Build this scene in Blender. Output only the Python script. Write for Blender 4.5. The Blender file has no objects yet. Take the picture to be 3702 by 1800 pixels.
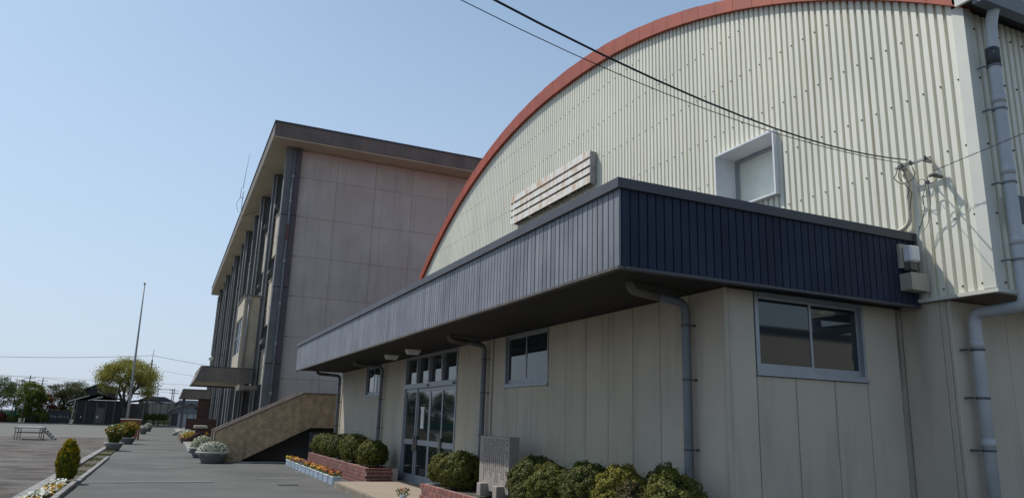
import bpy, math, random
import numpy as np
from mathutils import Vector, Matrix

# ------------------------------------------------------------------ camera, sky, sun, exposure
SC = bpy.context.scene
COL = SC.collection
R = math.radians
cam = bpy.data.cameras.new('camera'); cam_o = bpy.data.objects.new('camera', cam); COL.objects.link(cam_o)
cr = Vector((0.90784154, -0.41820948, 0.03040679)); cu = Vector((-0.1232987, -0.19693734, 0.97263205)); cf = Vector((0.40077571, 0.8867449, 0.23035259))
cam_o.matrix_world = Matrix(((cr.x, cu.x, -cf.x, 0), (cr.y, cu.y, -cf.y, 0), (cr.z, cu.z, -cf.z, 1.55), (0, 0, 0, 1)))
cam.sensor_width = 36; cam.lens = 2666.97 / 3702 * 36; cam.clip_end = 3000; cam.clip_start = 0.05
SC.camera = cam_o

SUN_EL, SUN_AZ = 54.6, -39.5            # degrees; azimuth from +Y, negative towards -X
world = bpy.data.worlds.new('World'); SC.world = world; world.use_nodes = True
wn = world.node_tree; sky = wn.nodes.new('ShaderNodeTexSky'); sky.sky_type = 'NISHITA'; sky.sun_disc = False
sky.sun_elevation = R(SUN_EL); sky.sun_rotation = R(SUN_AZ); sky.air_density = 1.0; sky.dust_density = 0.55; sky.ozone_density = 1.1; sky.altitude = 0
hz = wn.nodes.new('ShaderNodeMix'); hz.data_type = 'RGBA'        # pale spring haze, thickest at the horizon all the way round
tc = wn.nodes.new('ShaderNodeTexCoord'); sx = wn.nodes.new('ShaderNodeSeparateXYZ'); wn.links.new(tc.outputs['Generated'], sx.inputs[0])
mr = wn.nodes.new('ShaderNodeMapRange'); wn.links.new(sx.outputs['Z'], mr.inputs[0]); mr.inputs[1].default_value = 0.0; mr.inputs[2].default_value = 0.62; mr.inputs[3].default_value = 0.90; mr.inputs[4].default_value = 0.06
wn.links.new(mr.outputs[0], hz.inputs[0]); tn = wn.nodes.new('ShaderNodeMix'); tn.data_type = 'RGBA'; tn.blend_type = 'MULTIPLY'; tn.inputs[0].default_value = 1; tn.inputs[7].default_value = (1.14, 1.17, 1.03, 1)
wn.links.new(sky.outputs[0], tn.inputs[6]); wn.links.new(tn.outputs[2], hz.inputs[6]); hz.inputs[7].default_value = (3.5, 4.1, 5.45, 1); wn.links.new(hz.outputs[2], wn.nodes['Background'].inputs[0])
wn.nodes['Background'].inputs[1].default_value = 0.11
sl = bpy.data.lights.new('sun', 'SUN'); sl.energy = 3.4; sl.angle = R(0.6); sl.color = (1.0, 0.965, 0.91)
so = bpy.data.objects.new('sun', sl); COL.objects.link(so)
so.rotation_euler = Vector((0.452, -0.549, -1.0)).to_track_quat('-Z', 'Y').to_euler(); so.location = (0, 0, 60)
SC.view_settings.view_transform = 'Standard'; SC.view_settings.look = 'None'
SC.view_settings.exposure = 0.35; SC.view_settings.gamma = 1; SC.view_settings.use_curve_mapping = False
SC.cycles.max_bounces = 6; SC.cycles.diffuse_bounces = 4; SC.cycles.glossy_bounces = 3; SC.cycles.transparent_max_bounces = 6

# ------------------------------------------------------------------ materials
def mat(name, c1, c2=None, rough=0.8, nscale=1.5, c3=None, streak=0, streak_c=None, bump=0, bscale=40, spec=0.4, metal=0,
        rnd=0, island=None, fine=0, fscale=120, nlo=0.35, nhi=0.65, sscale=(6, 6, 0.35), ior=None, stretch=(1, 1, 1)):
    m = bpy.data.materials.new(name); m.use_nodes = True; nt = m.node_tree; N = nt.nodes; L = nt.links
    b = N['Principled BSDF']; b.inputs['Roughness'].default_value = rough; b.inputs['Specular IOR Level'].default_value = spec
    b.inputs['Metallic'].default_value = metal
    if ior: b.inputs['IOR'].default_value = ior
    geo = N.new('ShaderNodeNewGeometry')
    mp = N.new('ShaderNodeMapping'); mp.inputs['Scale'].default_value = stretch; L.new(geo.outputs['Position'], mp.inputs['Vector'])
    def noise(scale, vec=None, detail=5):
        n = N.new('ShaderNodeTexNoise'); n.inputs['Scale'].default_value = scale; n.inputs['Detail'].default_value = detail
        L.new(vec if vec else mp.outputs[0], n.inputs['Vector']); return n.outputs['Fac']
    def rng_(x, lo, hi, a=0, z=1):
        r = N.new('ShaderNodeMapRange'); L.new(x, r.inputs[0]); r.inputs[1].default_value = lo; r.inputs[2].default_value = hi
        r.inputs[3].default_value = a; r.inputs[4].default_value = z; return r.outputs[0]
    def mix(f, A, B, mode='MIX'):
        x = N.new('ShaderNodeMix'); x.data_type = 'RGBA'; x.blend_type = mode
        if isinstance(f, (int, float)): x.inputs[0].default_value = f
        else: L.new(f, x.inputs[0])
        for v, s in ((A, 6), (B, 7)):
            if isinstance(v, tuple): x.inputs[s].default_value = (*v, 1)
            else: L.new(v, x.inputs[s])
        return x.outputs[2]
    col = c1
    if c2: col = mix(rng_(noise(nscale), nlo, nhi), c1, c2)
    if c3: col = mix(rng_(noise(nscale * 0.37), 0.5, 0.7), col, c3)
    if streak:
        ms = N.new('ShaderNodeMapping'); ms.inputs['Scale'].default_value = sscale; L.new(geo.outputs['Position'], ms.inputs['Vector'])
        col = mix(rng_(noise(1.0, ms.outputs[0], 6), 0.52, 0.78, 0, streak), col, streak_c or (0.08, 0.07, 0.06))
    if rnd:
        oi = N.new('ShaderNodeObjectInfo'); v = rng_(oi.outputs['Random'], 0, 1, 1 - rnd, 1 + rnd)
        cmb = N.new('ShaderNodeCombineColor'); [L.new(v, cmb.inputs[i]) for i in range(3)]
        col = mix(1.0, col, cmb.outputs[0], 'MULTIPLY')
    if island:
        ramp = N.new('ShaderNodeValToRGB'); L.new(geo.outputs['Random Per Island'], ramp.inputs[0])
        ramp.color_ramp.interpolation = 'LINEAR'; els = ramp.color_ramp.elements
        while len(els) < len(island): els.new(0.5)
        for i, (p, c) in enumerate(island): els[i].position = p; els[i].color = (*c, 1)
        col = ramp.outputs[0]
    if fine:
        v = rng_(noise(fscale, None, 3), 0.3, 0.7, 1 - fine, 1 + fine)
        cmb = N.new('ShaderNodeCombineColor'); [L.new(v, cmb.inputs[i]) for i in range(3)]
        col = mix(1.0, col, cmb.outputs[0], 'MULTIPLY')
    if isinstance(col, tuple): b.inputs['Base Color'].default_value = (*col, 1)
    else: L.new(col, b.inputs['Base Color'])
    if bump:
        bp = N.new('ShaderNodeBump'); bp.inputs['Strength'].default_value = 1.0; bp.inputs['Distance'].default_value = bump
        L.new(noise(bscale, None, 4), bp.inputs['Height']); L.new(bp.outputs[0], b.inputs['Normal'])
    return m

def leafmat(name, ramp, transl=0.25):
    m = mat(name, (0.1, 0.1, 0.1), rough=0.6, island=ramp, spec=0.2)
    nt = m.node_tree; b = nt.nodes['Principled BSDF']; out = nt.nodes['Material Output']
    tr = nt.nodes.new('ShaderNodeBsdfTranslucent'); mx = nt.nodes.new('ShaderNodeMixShader'); mx.inputs[0].default_value = transl
    src = b.inputs['Base Color'].links[0].from_socket; nt.links.new(src, tr.inputs[0])
    nt.links.new(b.outputs[0], mx.inputs[1]); nt.links.new(tr.outputs[0], mx.inputs[2]); nt.links.new(mx.outputs[0], out.inputs[0])
    return m

M = {}
M['asphalt'] = mat('asphalt', (0.073, 0.074, 0.070), (0.097, 0.097, 0.091), rough=0.9, nscale=0.7, c3=(0.052, 0.053, 0.051), streak=0.35, streak_c=(0.11, 0.107, 0.10), sscale=(1.6, 0.35, 1), bump=0.006, bscale=70, fine=0.17, fscale=30)
M['field'] = mat('field_soil', (0.098, 0.086, 0.075), (0.040, 0.034, 0.029), rough=0.95, nscale=1.3, c3=(0.115, 0.108, 0.10), bump=0.05, bscale=5, fine=0.3, fscale=22, stretch=(0.6, 1.0, 1), nlo=.42, nhi=.60)
M['field_far'] = mat('field_gravel', (0.105, 0.103, 0.096), (0.13, 0.126, 0.115), rough=0.95, nscale=0.25, fine=0.15, fscale=20)
M['soil'] = mat('bed_soil', (0.055, 0.045, 0.034), (0.10, 0.085, 0.06), rough=0.95, nscale=9, bump=0.012, bscale=45, fine=0.3, fscale=90)
M['kerb'] = mat('kerb_concrete', (0.25, 0.245, 0.235), (0.19, 0.185, 0.18), rough=0.9, nscale=4, bump=0.003, bscale=80, fine=0.15, rnd=0.08)
M['platform'] = mat('platform_mortar', (0.31, 0.245, 0.185), (0.265, 0.212, 0.162), rough=0.85, nscale=2.2, bump=0.002, bscale=60, fine=0.08, c3=(0.285, 0.23, 0.175))
M['platform_tile'] = mat('platform_edge_tile', (0.30, 0.25, 0.19), (0.22, 0.18, 0.14), rough=0.7, nscale=6, rnd=0.12)
M['wallcream'] = mat('cream_wall_paint', (0.50, 0.445, 0.355), (0.43, 0.385, 0.315), rough=0.8, nscale=0.9, c3=(0.46, 0.395, 0.285), streak=0.5, streak_c=(0.25, 0.22, 0.175), bump=0.0025, bscale=55, fine=0.05, rnd=0.035, sscale=(4, 4, 0.5))
M['wallstain'] = mat('stained_cream_wall', (0.40, 0.36, 0.29), (0.30, 0.27, 0.22), rough=0.85, nscale=2, streak=0.95, streak_c=(0.08, 0.075, 0.065), sscale=(14, 14, 0.5))
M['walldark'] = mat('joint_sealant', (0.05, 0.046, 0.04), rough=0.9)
M['gable'] = mat('cream_steel_sheet', (0.69, 0.675, 0.57), (0.63, 0.62, 0.53), rough=0.45, nscale=0.7, streak=0.5, streak_c=(0.50, 0.42, 0.29), spec=0.5, rnd=0.03, sscale=(9, 9, 0.35))
M['gabletrim'] = mat('pale_steel_flashing', (0.60, 0.60, 0.53), (0.55, 0.55, 0.50), rough=0.4, nscale=1.5, spec=0.5)
M['screw'] = mat('rusty_screw', (0.05, 0.04, 0.03), rough=0.7)
M['redtrim'] = mat('red_painted_steel', (0.34, 0.055, 0.018), (0.27, 0.046, 0.017), rough=0.5, nscale=3, rnd=0.07, spec=0.4)
M['redroof'] = mat('red_roof_sheet', (0.33, 0.08, 0.05), rough=0.55)
M['fascia'] = mat('sunlit_fascia_paint', (0.185, 0.19, 0.213), (0.135, 0.14, 0.162), rough=0.5, nscale=1.8, streak=0.7, streak_c=(0.28, 0.27, 0.27), rnd=0.14, spec=0.5, sscale=(14, 14, 0.8))  # front boards: fascia paint lightened to carry the sunlight; pale streaks are weathering
M['fascia_end'] = mat('shaded_navy_fascia_paint', (0.024, 0.033, 0.060), (0.018, 0.025, 0.047), rough=0.65, nscale=1.8, streak=0.3, streak_c=(0.032, 0.03, 0.042), rnd=0.12, spec=0.2, sscale=(14, 14, 0.8))  # end boards: same fascia paint, darkened to carry the shade on this side
M['fascia_joint'] = mat('fascia_groove', (0.014, 0.014, 0.018), rough=0.8)
M['coping'] = mat('dark_coping_steel', (0.045, 0.047, 0.058), (0.06, 0.06, 0.07), rough=0.5, nscale=3, spec=0.5)
M['drip'] = mat('rusty_drip_edge', (0.12, 0.105, 0.095), (0.07, 0.06, 0.055), rough=0.6, nscale=7, streak=0.5, streak_c=(0.12, 0.06, 0.035))
M['eave_under'] = mat('dark_eave_underside', (0.06, 0.065, 0.07), rough=0.7)
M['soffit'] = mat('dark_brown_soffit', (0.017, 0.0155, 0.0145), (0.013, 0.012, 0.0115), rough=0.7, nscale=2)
M['alu'] = mat('grey_aluminium', (0.32, 0.345, 0.37), (0.28, 0.305, 0.33), rough=0.42, nscale=5, spec=0.5, metal=0.35)
M['glass'] = mat('dark_window_glass', (0.016, 0.024, 0.029), rough=0.03, spec=0.7)
M['frost'] = mat('pale_frosted_glass', (0.74, 0.76, 0.68), (0.66, 0.69, 0.61), rough=0.25, nscale=4)
M['white'] = mat('white_paint', (0.66, 0.68, 0.70), (0.6, 0.62, 0.64), rough=0.5, nscale=5)
M['rustback'] = mat('dark_rusty_back', (0.05, 0.042, 0.036), (0.10, 0.06, 0.035), rough=0.8, nscale=6)
M['whiterust'] = mat('rust_streaked_white', (0.76, 0.74, 0.69), (0.68, 0.65, 0.59), rough=0.5, nscale=8, c3=(0.56, 0.38, 0.22), streak=1.0, streak_c=(0.46, 0.24, 0.10), sscale=(5, 9, 1.6))
M['pipe'] = mat('grey_downpipe', (0.16, 0.172, 0.19), (0.125, 0.135, 0.15), rough=0.5, nscale=4, streak=0.3, streak_c=(0.15, 0.16, 0.17), spec=0.45)
M['pipebrown'] = mat('brown_grey_downpipe', (0.15, 0.135, 0.12), (0.12, 0.11, 0.10), rough=0.55, nscale=5)
M['pipepale'] = mat('pale_grey_downpipe', (0.45, 0.475, 0.495), (0.39, 0.415, 0.435), rough=0.45, nscale=3, streak=0.2, streak_c=(0.3, 0.33, 0.33))
M['bracket'] = mat('dark_bracket', (0.075, 0.08, 0.088), rough=0.6)
M['conc'] = mat('school_concrete', (0.46, 0.435, 0.395), (0.40, 0.375, 0.34), rough=0.9, nscale=0.8, c3=(0.42, 0.38, 0.335), streak=0.4, streak_c=(0.25, 0.23, 0.21), bump=0.006, bscale=14, fine=0.05, fscale=25, rnd=0.04)
M['concjoint'] = mat('school_concrete_joint', (0.33, 0.295, 0.26), rough=0.9)
M['eave'] = mat('eave_concrete', (0.165, 0.145, 0.125), (0.125, 0.112, 0.10), rough=0.9, nscale=1.2, streak=0.5, streak_c=(0.07, 0.062, 0.055), bump=0.004, bscale=15)
M['eavesoffit'] = mat('eave_soffit_paint', (0.50, 0.45, 0.34), (0.43, 0.385, 0.30), rough=0.85, nscale=0.9)
M['pillar'] = mat('grey_pillar_paint', (0.135, 0.142, 0.145), (0.105, 0.11, 0.115), rough=0.7, nscale=1.5, streak=0.5, streak_c=(0.13, 0.125, 0.12), rnd=0.07)
M['pillarpurple'] = mat('purple_grey_pillar_paint', (0.085, 0.078, 0.085), (0.07, 0.065, 0.072), rough=0.7, nscale=1.5)
M['spandrel'] = mat('cream_spandrel', (0.50, 0.44, 0.335), (0.40, 0.35, 0.275), rough=0.85, nscale=2, streak=0.5, streak_c=(0.16, 0.14, 0.12))
M['canopyconc'] = mat('canopy_concrete', (0.20, 0.175, 0.15), (0.135, 0.12, 0.105), rough=0.9, nscale=1.4, streak=0.5, streak_c=(0.065, 0.06, 0.055), sscale=(3, 3, 0.5))
M['stair'] = mat('brown_textured_render', (0.55, 0.40, 0.24), (0.37, 0.275, 0.17), rough=0.95, nscale=5, streak=0.35, streak_c=(0.10, 0.075, 0.05), bump=0.03, bscale=16, fine=0.18, fscale=30)
M['stairtop'] = mat('stair_coping', (0.25, 0.20, 0.165), (0.19, 0.155, 0.13), rough=0.85, nscale=4)
M['brick'] = mat('red_brick', (0.215, 0.085, 0.068), (0.165, 0.065, 0.055), rough=0.75, nscale=7, rnd=0.22, fine=0.15, fscale=120, bump=0.001, bscale=150)
M['mortar'] = mat('brick_mortar', (0.44, 0.37, 0.33), (0.36, 0.30, 0.27), rough=0.9, nscale=8)
M['dbrick'] = mat('dark_brick', (0.10, 0.045, 0.038), (0.07, 0.035, 0.032), rough=0.8, nscale=6, rnd=0.15)
M['stone'] = mat('grey_granite', (0.30, 0.265, 0.235), (0.26, 0.23, 0.21), rough=0.75, nscale=6, fine=0.12, fscale=200)
M['engrave'] = mat('engraved_letters', (0.10, 0.085, 0.075), rough=0.9)
M['box'] = mat('pale_blue_plastic', (0.66, 0.72, 0.78), (0.56, 0.63, 0.70), rough=0.5, nscale=8, rnd=0.06)
M['boxrim'] = mat('white_plastic_rim', (0.68, 0.74, 0.76), rough=0.45)
M['pot'] = mat('weathered_pot_concrete', (0.20, 0.195, 0.19), (0.14, 0.14, 0.14), rough=0.9, nscale=5, streak=0.4, streak_c=(0.09, 0.09, 0.088), bump=0.004, bscale=40)
M['potrim'] = mat('pale_pot_rim', (0.45, 0.42, 0.40), rough=0.85)
M['wood'] = mat('tree_bark', (0.055, 0.045, 0.038), (0.08, 0.066, 0.055), rough=0.95, nscale=6)
M['steel'] = mat('grey_weathered_steel', (0.30, 0.295, 0.29), (0.24, 0.235, 0.23), rough=0.55, nscale=6)
M['pole'] = mat('pale_flagpole_steel', (0.34, 0.36, 0.37), rough=0.5, spec=0.5)
M['cpole'] = mat('concrete_pole', (0.13, 0.12, 0.115), rough=0.85)
M['wire'] = mat('black_cable', (0.012, 0.012, 0.014), rough=0.6)
M['darkhw'] = mat('dark_fittings', (0.06, 0.06, 0.06), (0.14, 0.13, 0.12), rough=0.5, nscale=30)
M['beigebox'] = mat('beige_meter_box', (0.38, 0.36, 0.29), (0.33, 0.31, 0.26), rough=0.6, nscale=6)
M['redboard'] = mat('red_orange_board', (0.36, 0.075, 0.035), (0.30, 0.09, 0.04), rough=0.6, nscale=4)
M['cream'] = mat('cream_cap', (0.50, 0.47, 0.38), rough=0.7)
M['darkhouse'] = mat('dark_timber_wall', (0.035, 0.038, 0.042), (0.05, 0.052, 0.055), rough=0.8, nscale=1.5)
M['greywall'] = mat('grey_house_wall', (0.16, 0.15, 0.14), (0.12, 0.115, 0.11), rough=0.85, nscale=1)
M['tile'] = mat('dark_roof_tile', (0.055, 0.05, 0.06), (0.04, 0.038, 0.045), rough=0.6, nscale=3)
M['paleroof'] = mat('pale_eave', (0.42, 0.40, 0.38), rough=0.7)
M['bluehouse'] = mat('blue_grey_siding', (0.20, 0.225, 0.26), (0.17, 0.195, 0.225), rough=0.7, nscale=1)
M['shutter'] = mat('pale_shutter', (0.38, 0.42, 0.46), rough=0.6)
M['warehouse'] = mat('beige_warehouse_sheet', (0.26, 0.255, 0.22), rough=0.7)
M['net'] = mat('green_net', (0.02, 0.20, 0.13), (0.015, 0.15, 0.10), rough=0.8, nscale=2)
M['paper'] = mat('white_paper_notice', (0.68, 0.68, 0.66), rough=0.8)
M['sink'] = mat('black_grille', (0.025, 0.025, 0.025), rough=0.6)

G = lambda *c: [(i / (len(c) - 1), x) for i, x in enumerate(c)]
M['leaf_bush'] = leafmat('azalea_leaves', G((0.055, 0.068, 0.015), (0.105, 0.118, 0.024), (0.16, 0.162, 0.032), (0.22, 0.205, 0.042)))
M['leaf_dark'] = leafmat('dark_azalea_leaves', G((0.045, 0.058, 0.016), (0.08, 0.096, 0.024), (0.125, 0.135, 0.032), (0.175, 0.17, 0.04)))
M['leaf_gold'] = leafmat('yellow_azalea_leaves', G((0.07, 0.085, 0.018), (0.15, 0.15, 0.025), (0.25, 0.22, 0.035), (0.34, 0.27, 0.04)))
M['leaf_pink'] = leafmat('reddish_azalea_leaves', G((0.035, 0.04, 0.014), (0.07, 0.075, 0.02), (0.14, 0.08, 0.045), (0.10, 0.11, 0.03)))
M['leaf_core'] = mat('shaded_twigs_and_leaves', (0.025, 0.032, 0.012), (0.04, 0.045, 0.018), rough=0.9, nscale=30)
M['leaf_fresh'] = leafmat('fresh_green_leaves', G((0.09, 0.13, 0.02), (0.13, 0.19, 0.03), (0.17, 0.23, 0.04)), 0.4)
M['leaf_zelkova'] = leafmat('yellow_green_tree_leaves', G((0.16, 0.18, 0.03), (0.26, 0.26, 0.05), (0.34, 0.32, 0.07), (0.30, 0.24, 0.06)), 0.35)
M['leaf_tree'] = leafmat('green_tree_leaves', G((0.055, 0.085, 0.028), (0.09, 0.13, 0.036), (0.14, 0.18, 0.045)), 0.35)
M['leaf_bright'] = leafmat('bright_tree_leaves', G((0.07, 0.10, 0.018), (0.13, 0.17, 0.028), (0.20, 0.22, 0.04)), 0.35)
M['leaf_brown'] = leafmat('olive_tree_leaves', G((0.045, 0.05, 0.02), (0.075, 0.075, 0.03), (0.10, 0.09, 0.035), (0.06, 0.085, 0.03)), 0.3)
M['leaf_red'] = leafmat('red_shrub_leaves', G((0.06, 0.03, 0.02), (0.16, 0.045, 0.03), (0.28, 0.07, 0.05), (0.05, 0.06, 0.02)), 0.3)
M['leaf_cyp'] = leafmat('conifer_green_foliage', G((0.08, 0.10, 0.008), (0.17, 0.19, 0.016), (0.28, 0.28, 0.02)), 0.45)
M['leaf_cypgold'] = leafmat('conifer_golden_tips', G((0.28, 0.24, 0.014), (0.44, 0.32, 0.018), (0.50, 0.28, 0.016)), 0.45)
M['grass'] = leafmat('weeds', G((0.06, 0.08, 0.02), (0.10, 0.12, 0.03), (0.13, 0.13, 0.05)), 0.3)
M['pet_white'] = leafmat('white_petals', G((0.6, 0.6, 0.55), (0.75, 0.74, 0.68)), 0.2)
M['pet_cream'] = leafmat('cream_green_petals', G((0.30, 0.34, 0.20), (0.50, 0.52, 0.38), (0.68, 0.68, 0.58)), 0.2)
M['pet_yellow'] = leafmat('yellow_petals', G((0.42, 0.22, 0.006), (0.58, 0.36, 0.01)), 0.2)
M['pet_orange'] = leafmat('orange_petals', G((0.40, 0.085, 0.004), (0.52, 0.16, 0.006)), 0.2)
M['pet_maroon'] = leafmat('maroon_petals', G((0.06, 0.006, 0.008), (0.13, 0.012, 0.012)), 0.2)
M['pet_purple'] = leafmat('purple_petals', G((0.16, 0.05, 0.20), (0.25, 0.10, 0.25)), 0.2)

# ------------------------------------------------------------------ object helpers
ORG = {}
def tag(o, label=None, cat=None, group=None, kind=None):
    if label: o['label'] = label
    if cat: o['category'] = cat
    if group: o['group'] = group
    if kind: o['kind'] = kind
    return o
def thing(name, label, cat, loc=(0, 0, 0), group=None, kind=None):
    o = bpy.data.objects.new(name, None); COL.objects.link(o); o.location = loc; ORG[o] = Vector(loc); o.empty_display_size = 0.2
    return tag(o, label, cat, group, kind)

class MB:
    def __init__(s): s.v = []; s.f = []; s.m = []; s.smooth = False
    def add(s, vs, fs, mi=0):
        k = len(s.v); s.v += [tuple(p) for p in vs]; s.f += [tuple(i + k for i in f) for f in fs]; s.m += [mi] * len(fs); return s
    def box(s, x0, x1, y0, y1, z0, z1, mi=0):
        return s.add([(x0, y0, z0), (x1, y0, z0), (x1, y1, z0), (x0, y1, z0), (x0, y0, z1), (x1, y0, z1), (x1, y1, z1), (x0, y1, z1)],
                     [(0, 3, 2, 1), (4, 5, 6, 7), (0, 1, 5, 4), (1, 2, 6, 5), (2, 3, 7, 6), (3, 0, 4, 7)], mi)
    def cbox(s, x0, x1, y0, y1, z0, z1, c=0.006, mi=0):      # box with chamfered edges
        xs = (x0, x0 + c, x1 - c, x1); ys = (y0, y0 + c, y1 - c, y1); zs = (z0, z0 + c, z1 - c, z1); V = []; 
        ci = {}
        for i in (0, 1):
            for j in (0, 1):
                for k in (0, 1):
                    a = [(xs[0 if i == 0 else 3], xs[1 if i == 0 else 2]), (ys[0 if j == 0 else 3], ys[1 if j == 0 else 2]), (zs[0 if k == 0 else 3], zs[1 if k == 0 else 2])]
                    ci[i, j, k] = len(V); V += [(a[0][0], a[1][1], a[2][1]), (a[0][1], a[1][0], a[2][1]), (a[0][1], a[1][1], a[2][0])]
        g = lambda i, j, k, ax: ci[i, j, k] + ax
        F = []
        F.append((g(0,0,0,0), g(0,0,1,0), g(0,1,1,0), g(0,1,0,0))); F.append((g(1,0,0,0), g(1,1,0,0), g(1,1,1,0), g(1,0,1,0)))
        F.append((g(0,0,0,1), g(1,0,0,1), g(1,0,1,1), g(0,0,1,1))); F.append((g(0,1,0,1), g(0,1,1,1), g(1,1,1,1), g(1,1,0,1)))
        F.append((g(0,0,0,2), g(0,1,0,2), g(1,1,0,2), g(1,0,0,2))); F.append((g(0,0,1,2), g(1,0,1,2), g(1,1,1,2), g(0,1,1,2)))
        for j in (0, 1):
            for k in (0, 1): F.append((g(0,j,k,1), g(1,j,k,1), g(1,j,k,2), g(0,j,k,2)))
        for i in (0, 1):
            for k in (0, 1): F.append((g(i,0,k,0), g(i,1,k,0), g(i,1,k,2), g(i,0,k,2)))
            for j in (0, 1): F.append((g(i,j,0,0), g(i,j,1,0), g(i,j,1,1), g(i,j,0,1)))
            for j in (0, 1):
                for k in (0, 1): F.append((g(i,j,k,0), g(i,j,k,1), g(i,j,k,2)))
        return s.add(V, F, mi)
    def tube(s, pts, r, n=8, mi=0, r2=None, cap=True):
        pts = [Vector(p) for p in pts]; rings = []; k0 = len(s.v); up = Vector((0.13, 0.21, 0.97)).normalized()
        for i, p in enumerate(pts):
            d = (pts[min(i + 1, len(pts) - 1)] - pts[max(i - 1, 0)]).normalized()
            a = d.cross(up); a = a.normalized() if a.length > 0.05 else d.cross(Vector((1, 0, 0))).normalized(); b = d.cross(a).normalized()
            rr = r if r2 is None else r + (r2 - r) * i / (len(pts) - 1)
            if isinstance(r, (list, tuple)): rr = r[i]
            for j in range(n):
                t = 2 * math.pi * j / n; s.v.append(tuple(p + a * math.cos(t) * rr + b * math.sin(t) * rr))
        for i in range(len(pts) - 1):
            for j in range(n):
                s.f.append((k0 + i * n + j, k0 + i * n + (j + 1) % n, k0 + (i + 1) * n + (j + 1) % n, k0 + (i + 1) * n + j)); s.m.append(mi)
        if cap:
            s.f.append(tuple(k0 + j for j in range(n))[::-1]); s.m.append(mi)
            s.f.append(tuple(k0 + (len(pts) - 1) * n + j for j in range(n))); s.m.append(mi)
        return s
    def lathe(s, prof, cx, cy, n=24, mi=0, sx=1, sy=1):
        k0 = len(s.v)
        for r, z in prof:
            for j in range(n):
                t = 2 * math.pi * j / n; s.v.append((cx + r * sx * math.cos(t), cy + r * sy * math.sin(t), z))
        for i in range(len(prof) - 1):
            for j in range(n):
                s.f.append((k0 + i * n + j, k0 + i * n + (j + 1) % n, k0 + (i + 1) * n + (j + 1) % n, k0 + (i + 1) * n + j)); s.m.append(mi)
        return s
    def prism(s, poly, ax, a, b, mi=0):      # polygon in the two other axes, extruded along ax from a to b
        n = len(poly)
        def P(u, v, w): return (w, u, v) if ax == 0 else (u, w, v) if ax == 1 else (u, v, w)
        V = [P(u, v, a) for u, v in poly] + [P(u, v, b) for u, v in poly]
        return s.add(V, [tuple(range(n)), tuple(range(2 * n - 1, n - 1, -1))] + [(i, i + n, (i + 1) % n + n, (i + 1) % n) for i in range(n)], mi)
    def mesh(s, name, mats, org=(0, 0, 0)):
        me = bpy.data.meshes.new(name); o = Vector(org)
        me.from_pydata([(x - o.x, y - o.y, z - o.z) for x, y, z in s.v], [], s.f)
        mats = mats if isinstance(mats, (list, tuple)) else [mats]
        for m in mats: me.materials.append(m)
        if len(mats) > 1: me.polygons.foreach_set('material_index', s.m)
        if s.smooth: me.polygons.foreach_set('use_smooth', [True] * len(s.f))
        # consistent outward normals
        import bmesh
        bm = bmesh.new(); bm.from_mesh(me); bmesh.ops.recalc_face_normals(bm, faces=bm.faces); bm.to_mesh(me); bm.free()
        me.update(); return me
    def build(s, name, mats, parent=None, loc=None, label=None, kind=None, cat=None, group=None):
        par = ORG.get(parent, Vector((0, 0, 0))) if parent is not None else Vector((0, 0, 0))
        L = Vector(loc) if loc is not None else (par if parent is not None else Vector((0, 0, 0)))
        me = s.mesh(name, mats, L); o = bpy.data.objects.new(name, me); COL.objects.link(o)
        if parent is not None: o.parent = parent
        o.location = L - par; ORG[o] = L
        return tag(o, label, cat, group, kind)
def inst(name, me, parent, wloc, rot=0, scale=None, label=None):
    o = bpy.data.objects.new(name, me); COL.objects.link(o); W = Vector(wloc)
    if parent is not None: o.parent = parent; o.location = W - ORG[parent]
    else: o.location = W
    if rot: o.rotation_euler.z = rot
    if scale: o.scale = scale
    ORG[o] = W
    if label: o['label'] = label
    return o
def npmesh(name, V, F, mats, mi=None):
    me = bpy.data.meshes.new(name); V = np.asarray(V, np.float32).reshape(-1, 3); F = np.asarray(F, np.int32); k = F.shape[1]
    me.vertices.add(len(V)); me.vertices.foreach_set('co', V.ravel()); me.loops.add(F.size); me.loops.foreach_set('vertex_index', F.ravel())
    me.polygons.add(len(F)); me.polygons.foreach_set('loop_start', np.arange(0, F.size, k, dtype=np.int32)); me.polygons.foreach_set('loop_total', np.full(len(F), k, np.int32))
    for m in (mats if isinstance(mats, (list, tuple)) else [mats]): me.materials.append(m)
    if mi is not None: me.polygons.foreach_set('material_index', np.asarray(mi, np.int32))
    me.update(calc_edges=True); me.validate(); return me
def leaves(P, N, ln, wd, rng, jit=0.5):
    n = len(P); N = N + rng.normal(0, jit, (n, 3)); N /= np.linalg.norm(N, axis=1, keepdims=True) + 1e-9
    A = np.cross(N, rng.normal(0, 1, (n, 3))); A /= np.linalg.norm(A, axis=1, keepdims=True) + 1e-9; B = np.cross(N, A)
    s = rng.uniform(0.65, 1.25, (n, 1)); A = A * ln * s / 2; B = B * wd * s / 2
    V = np.stack([P - A, P + B - A * 0.1 + N * wd * 0.12, P + A, P - B - A * 0.1 + N * wd * 0.12], 1)
    return V.reshape(-1, 3), np.arange(4 * n).reshape(-1, 4)
def obj_from(name, me, parent=None, loc=(0, 0, 0)):
    return inst(name, me, parent, loc)

rnd = random.Random(7); nr = np.random.default_rng(11)

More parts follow.
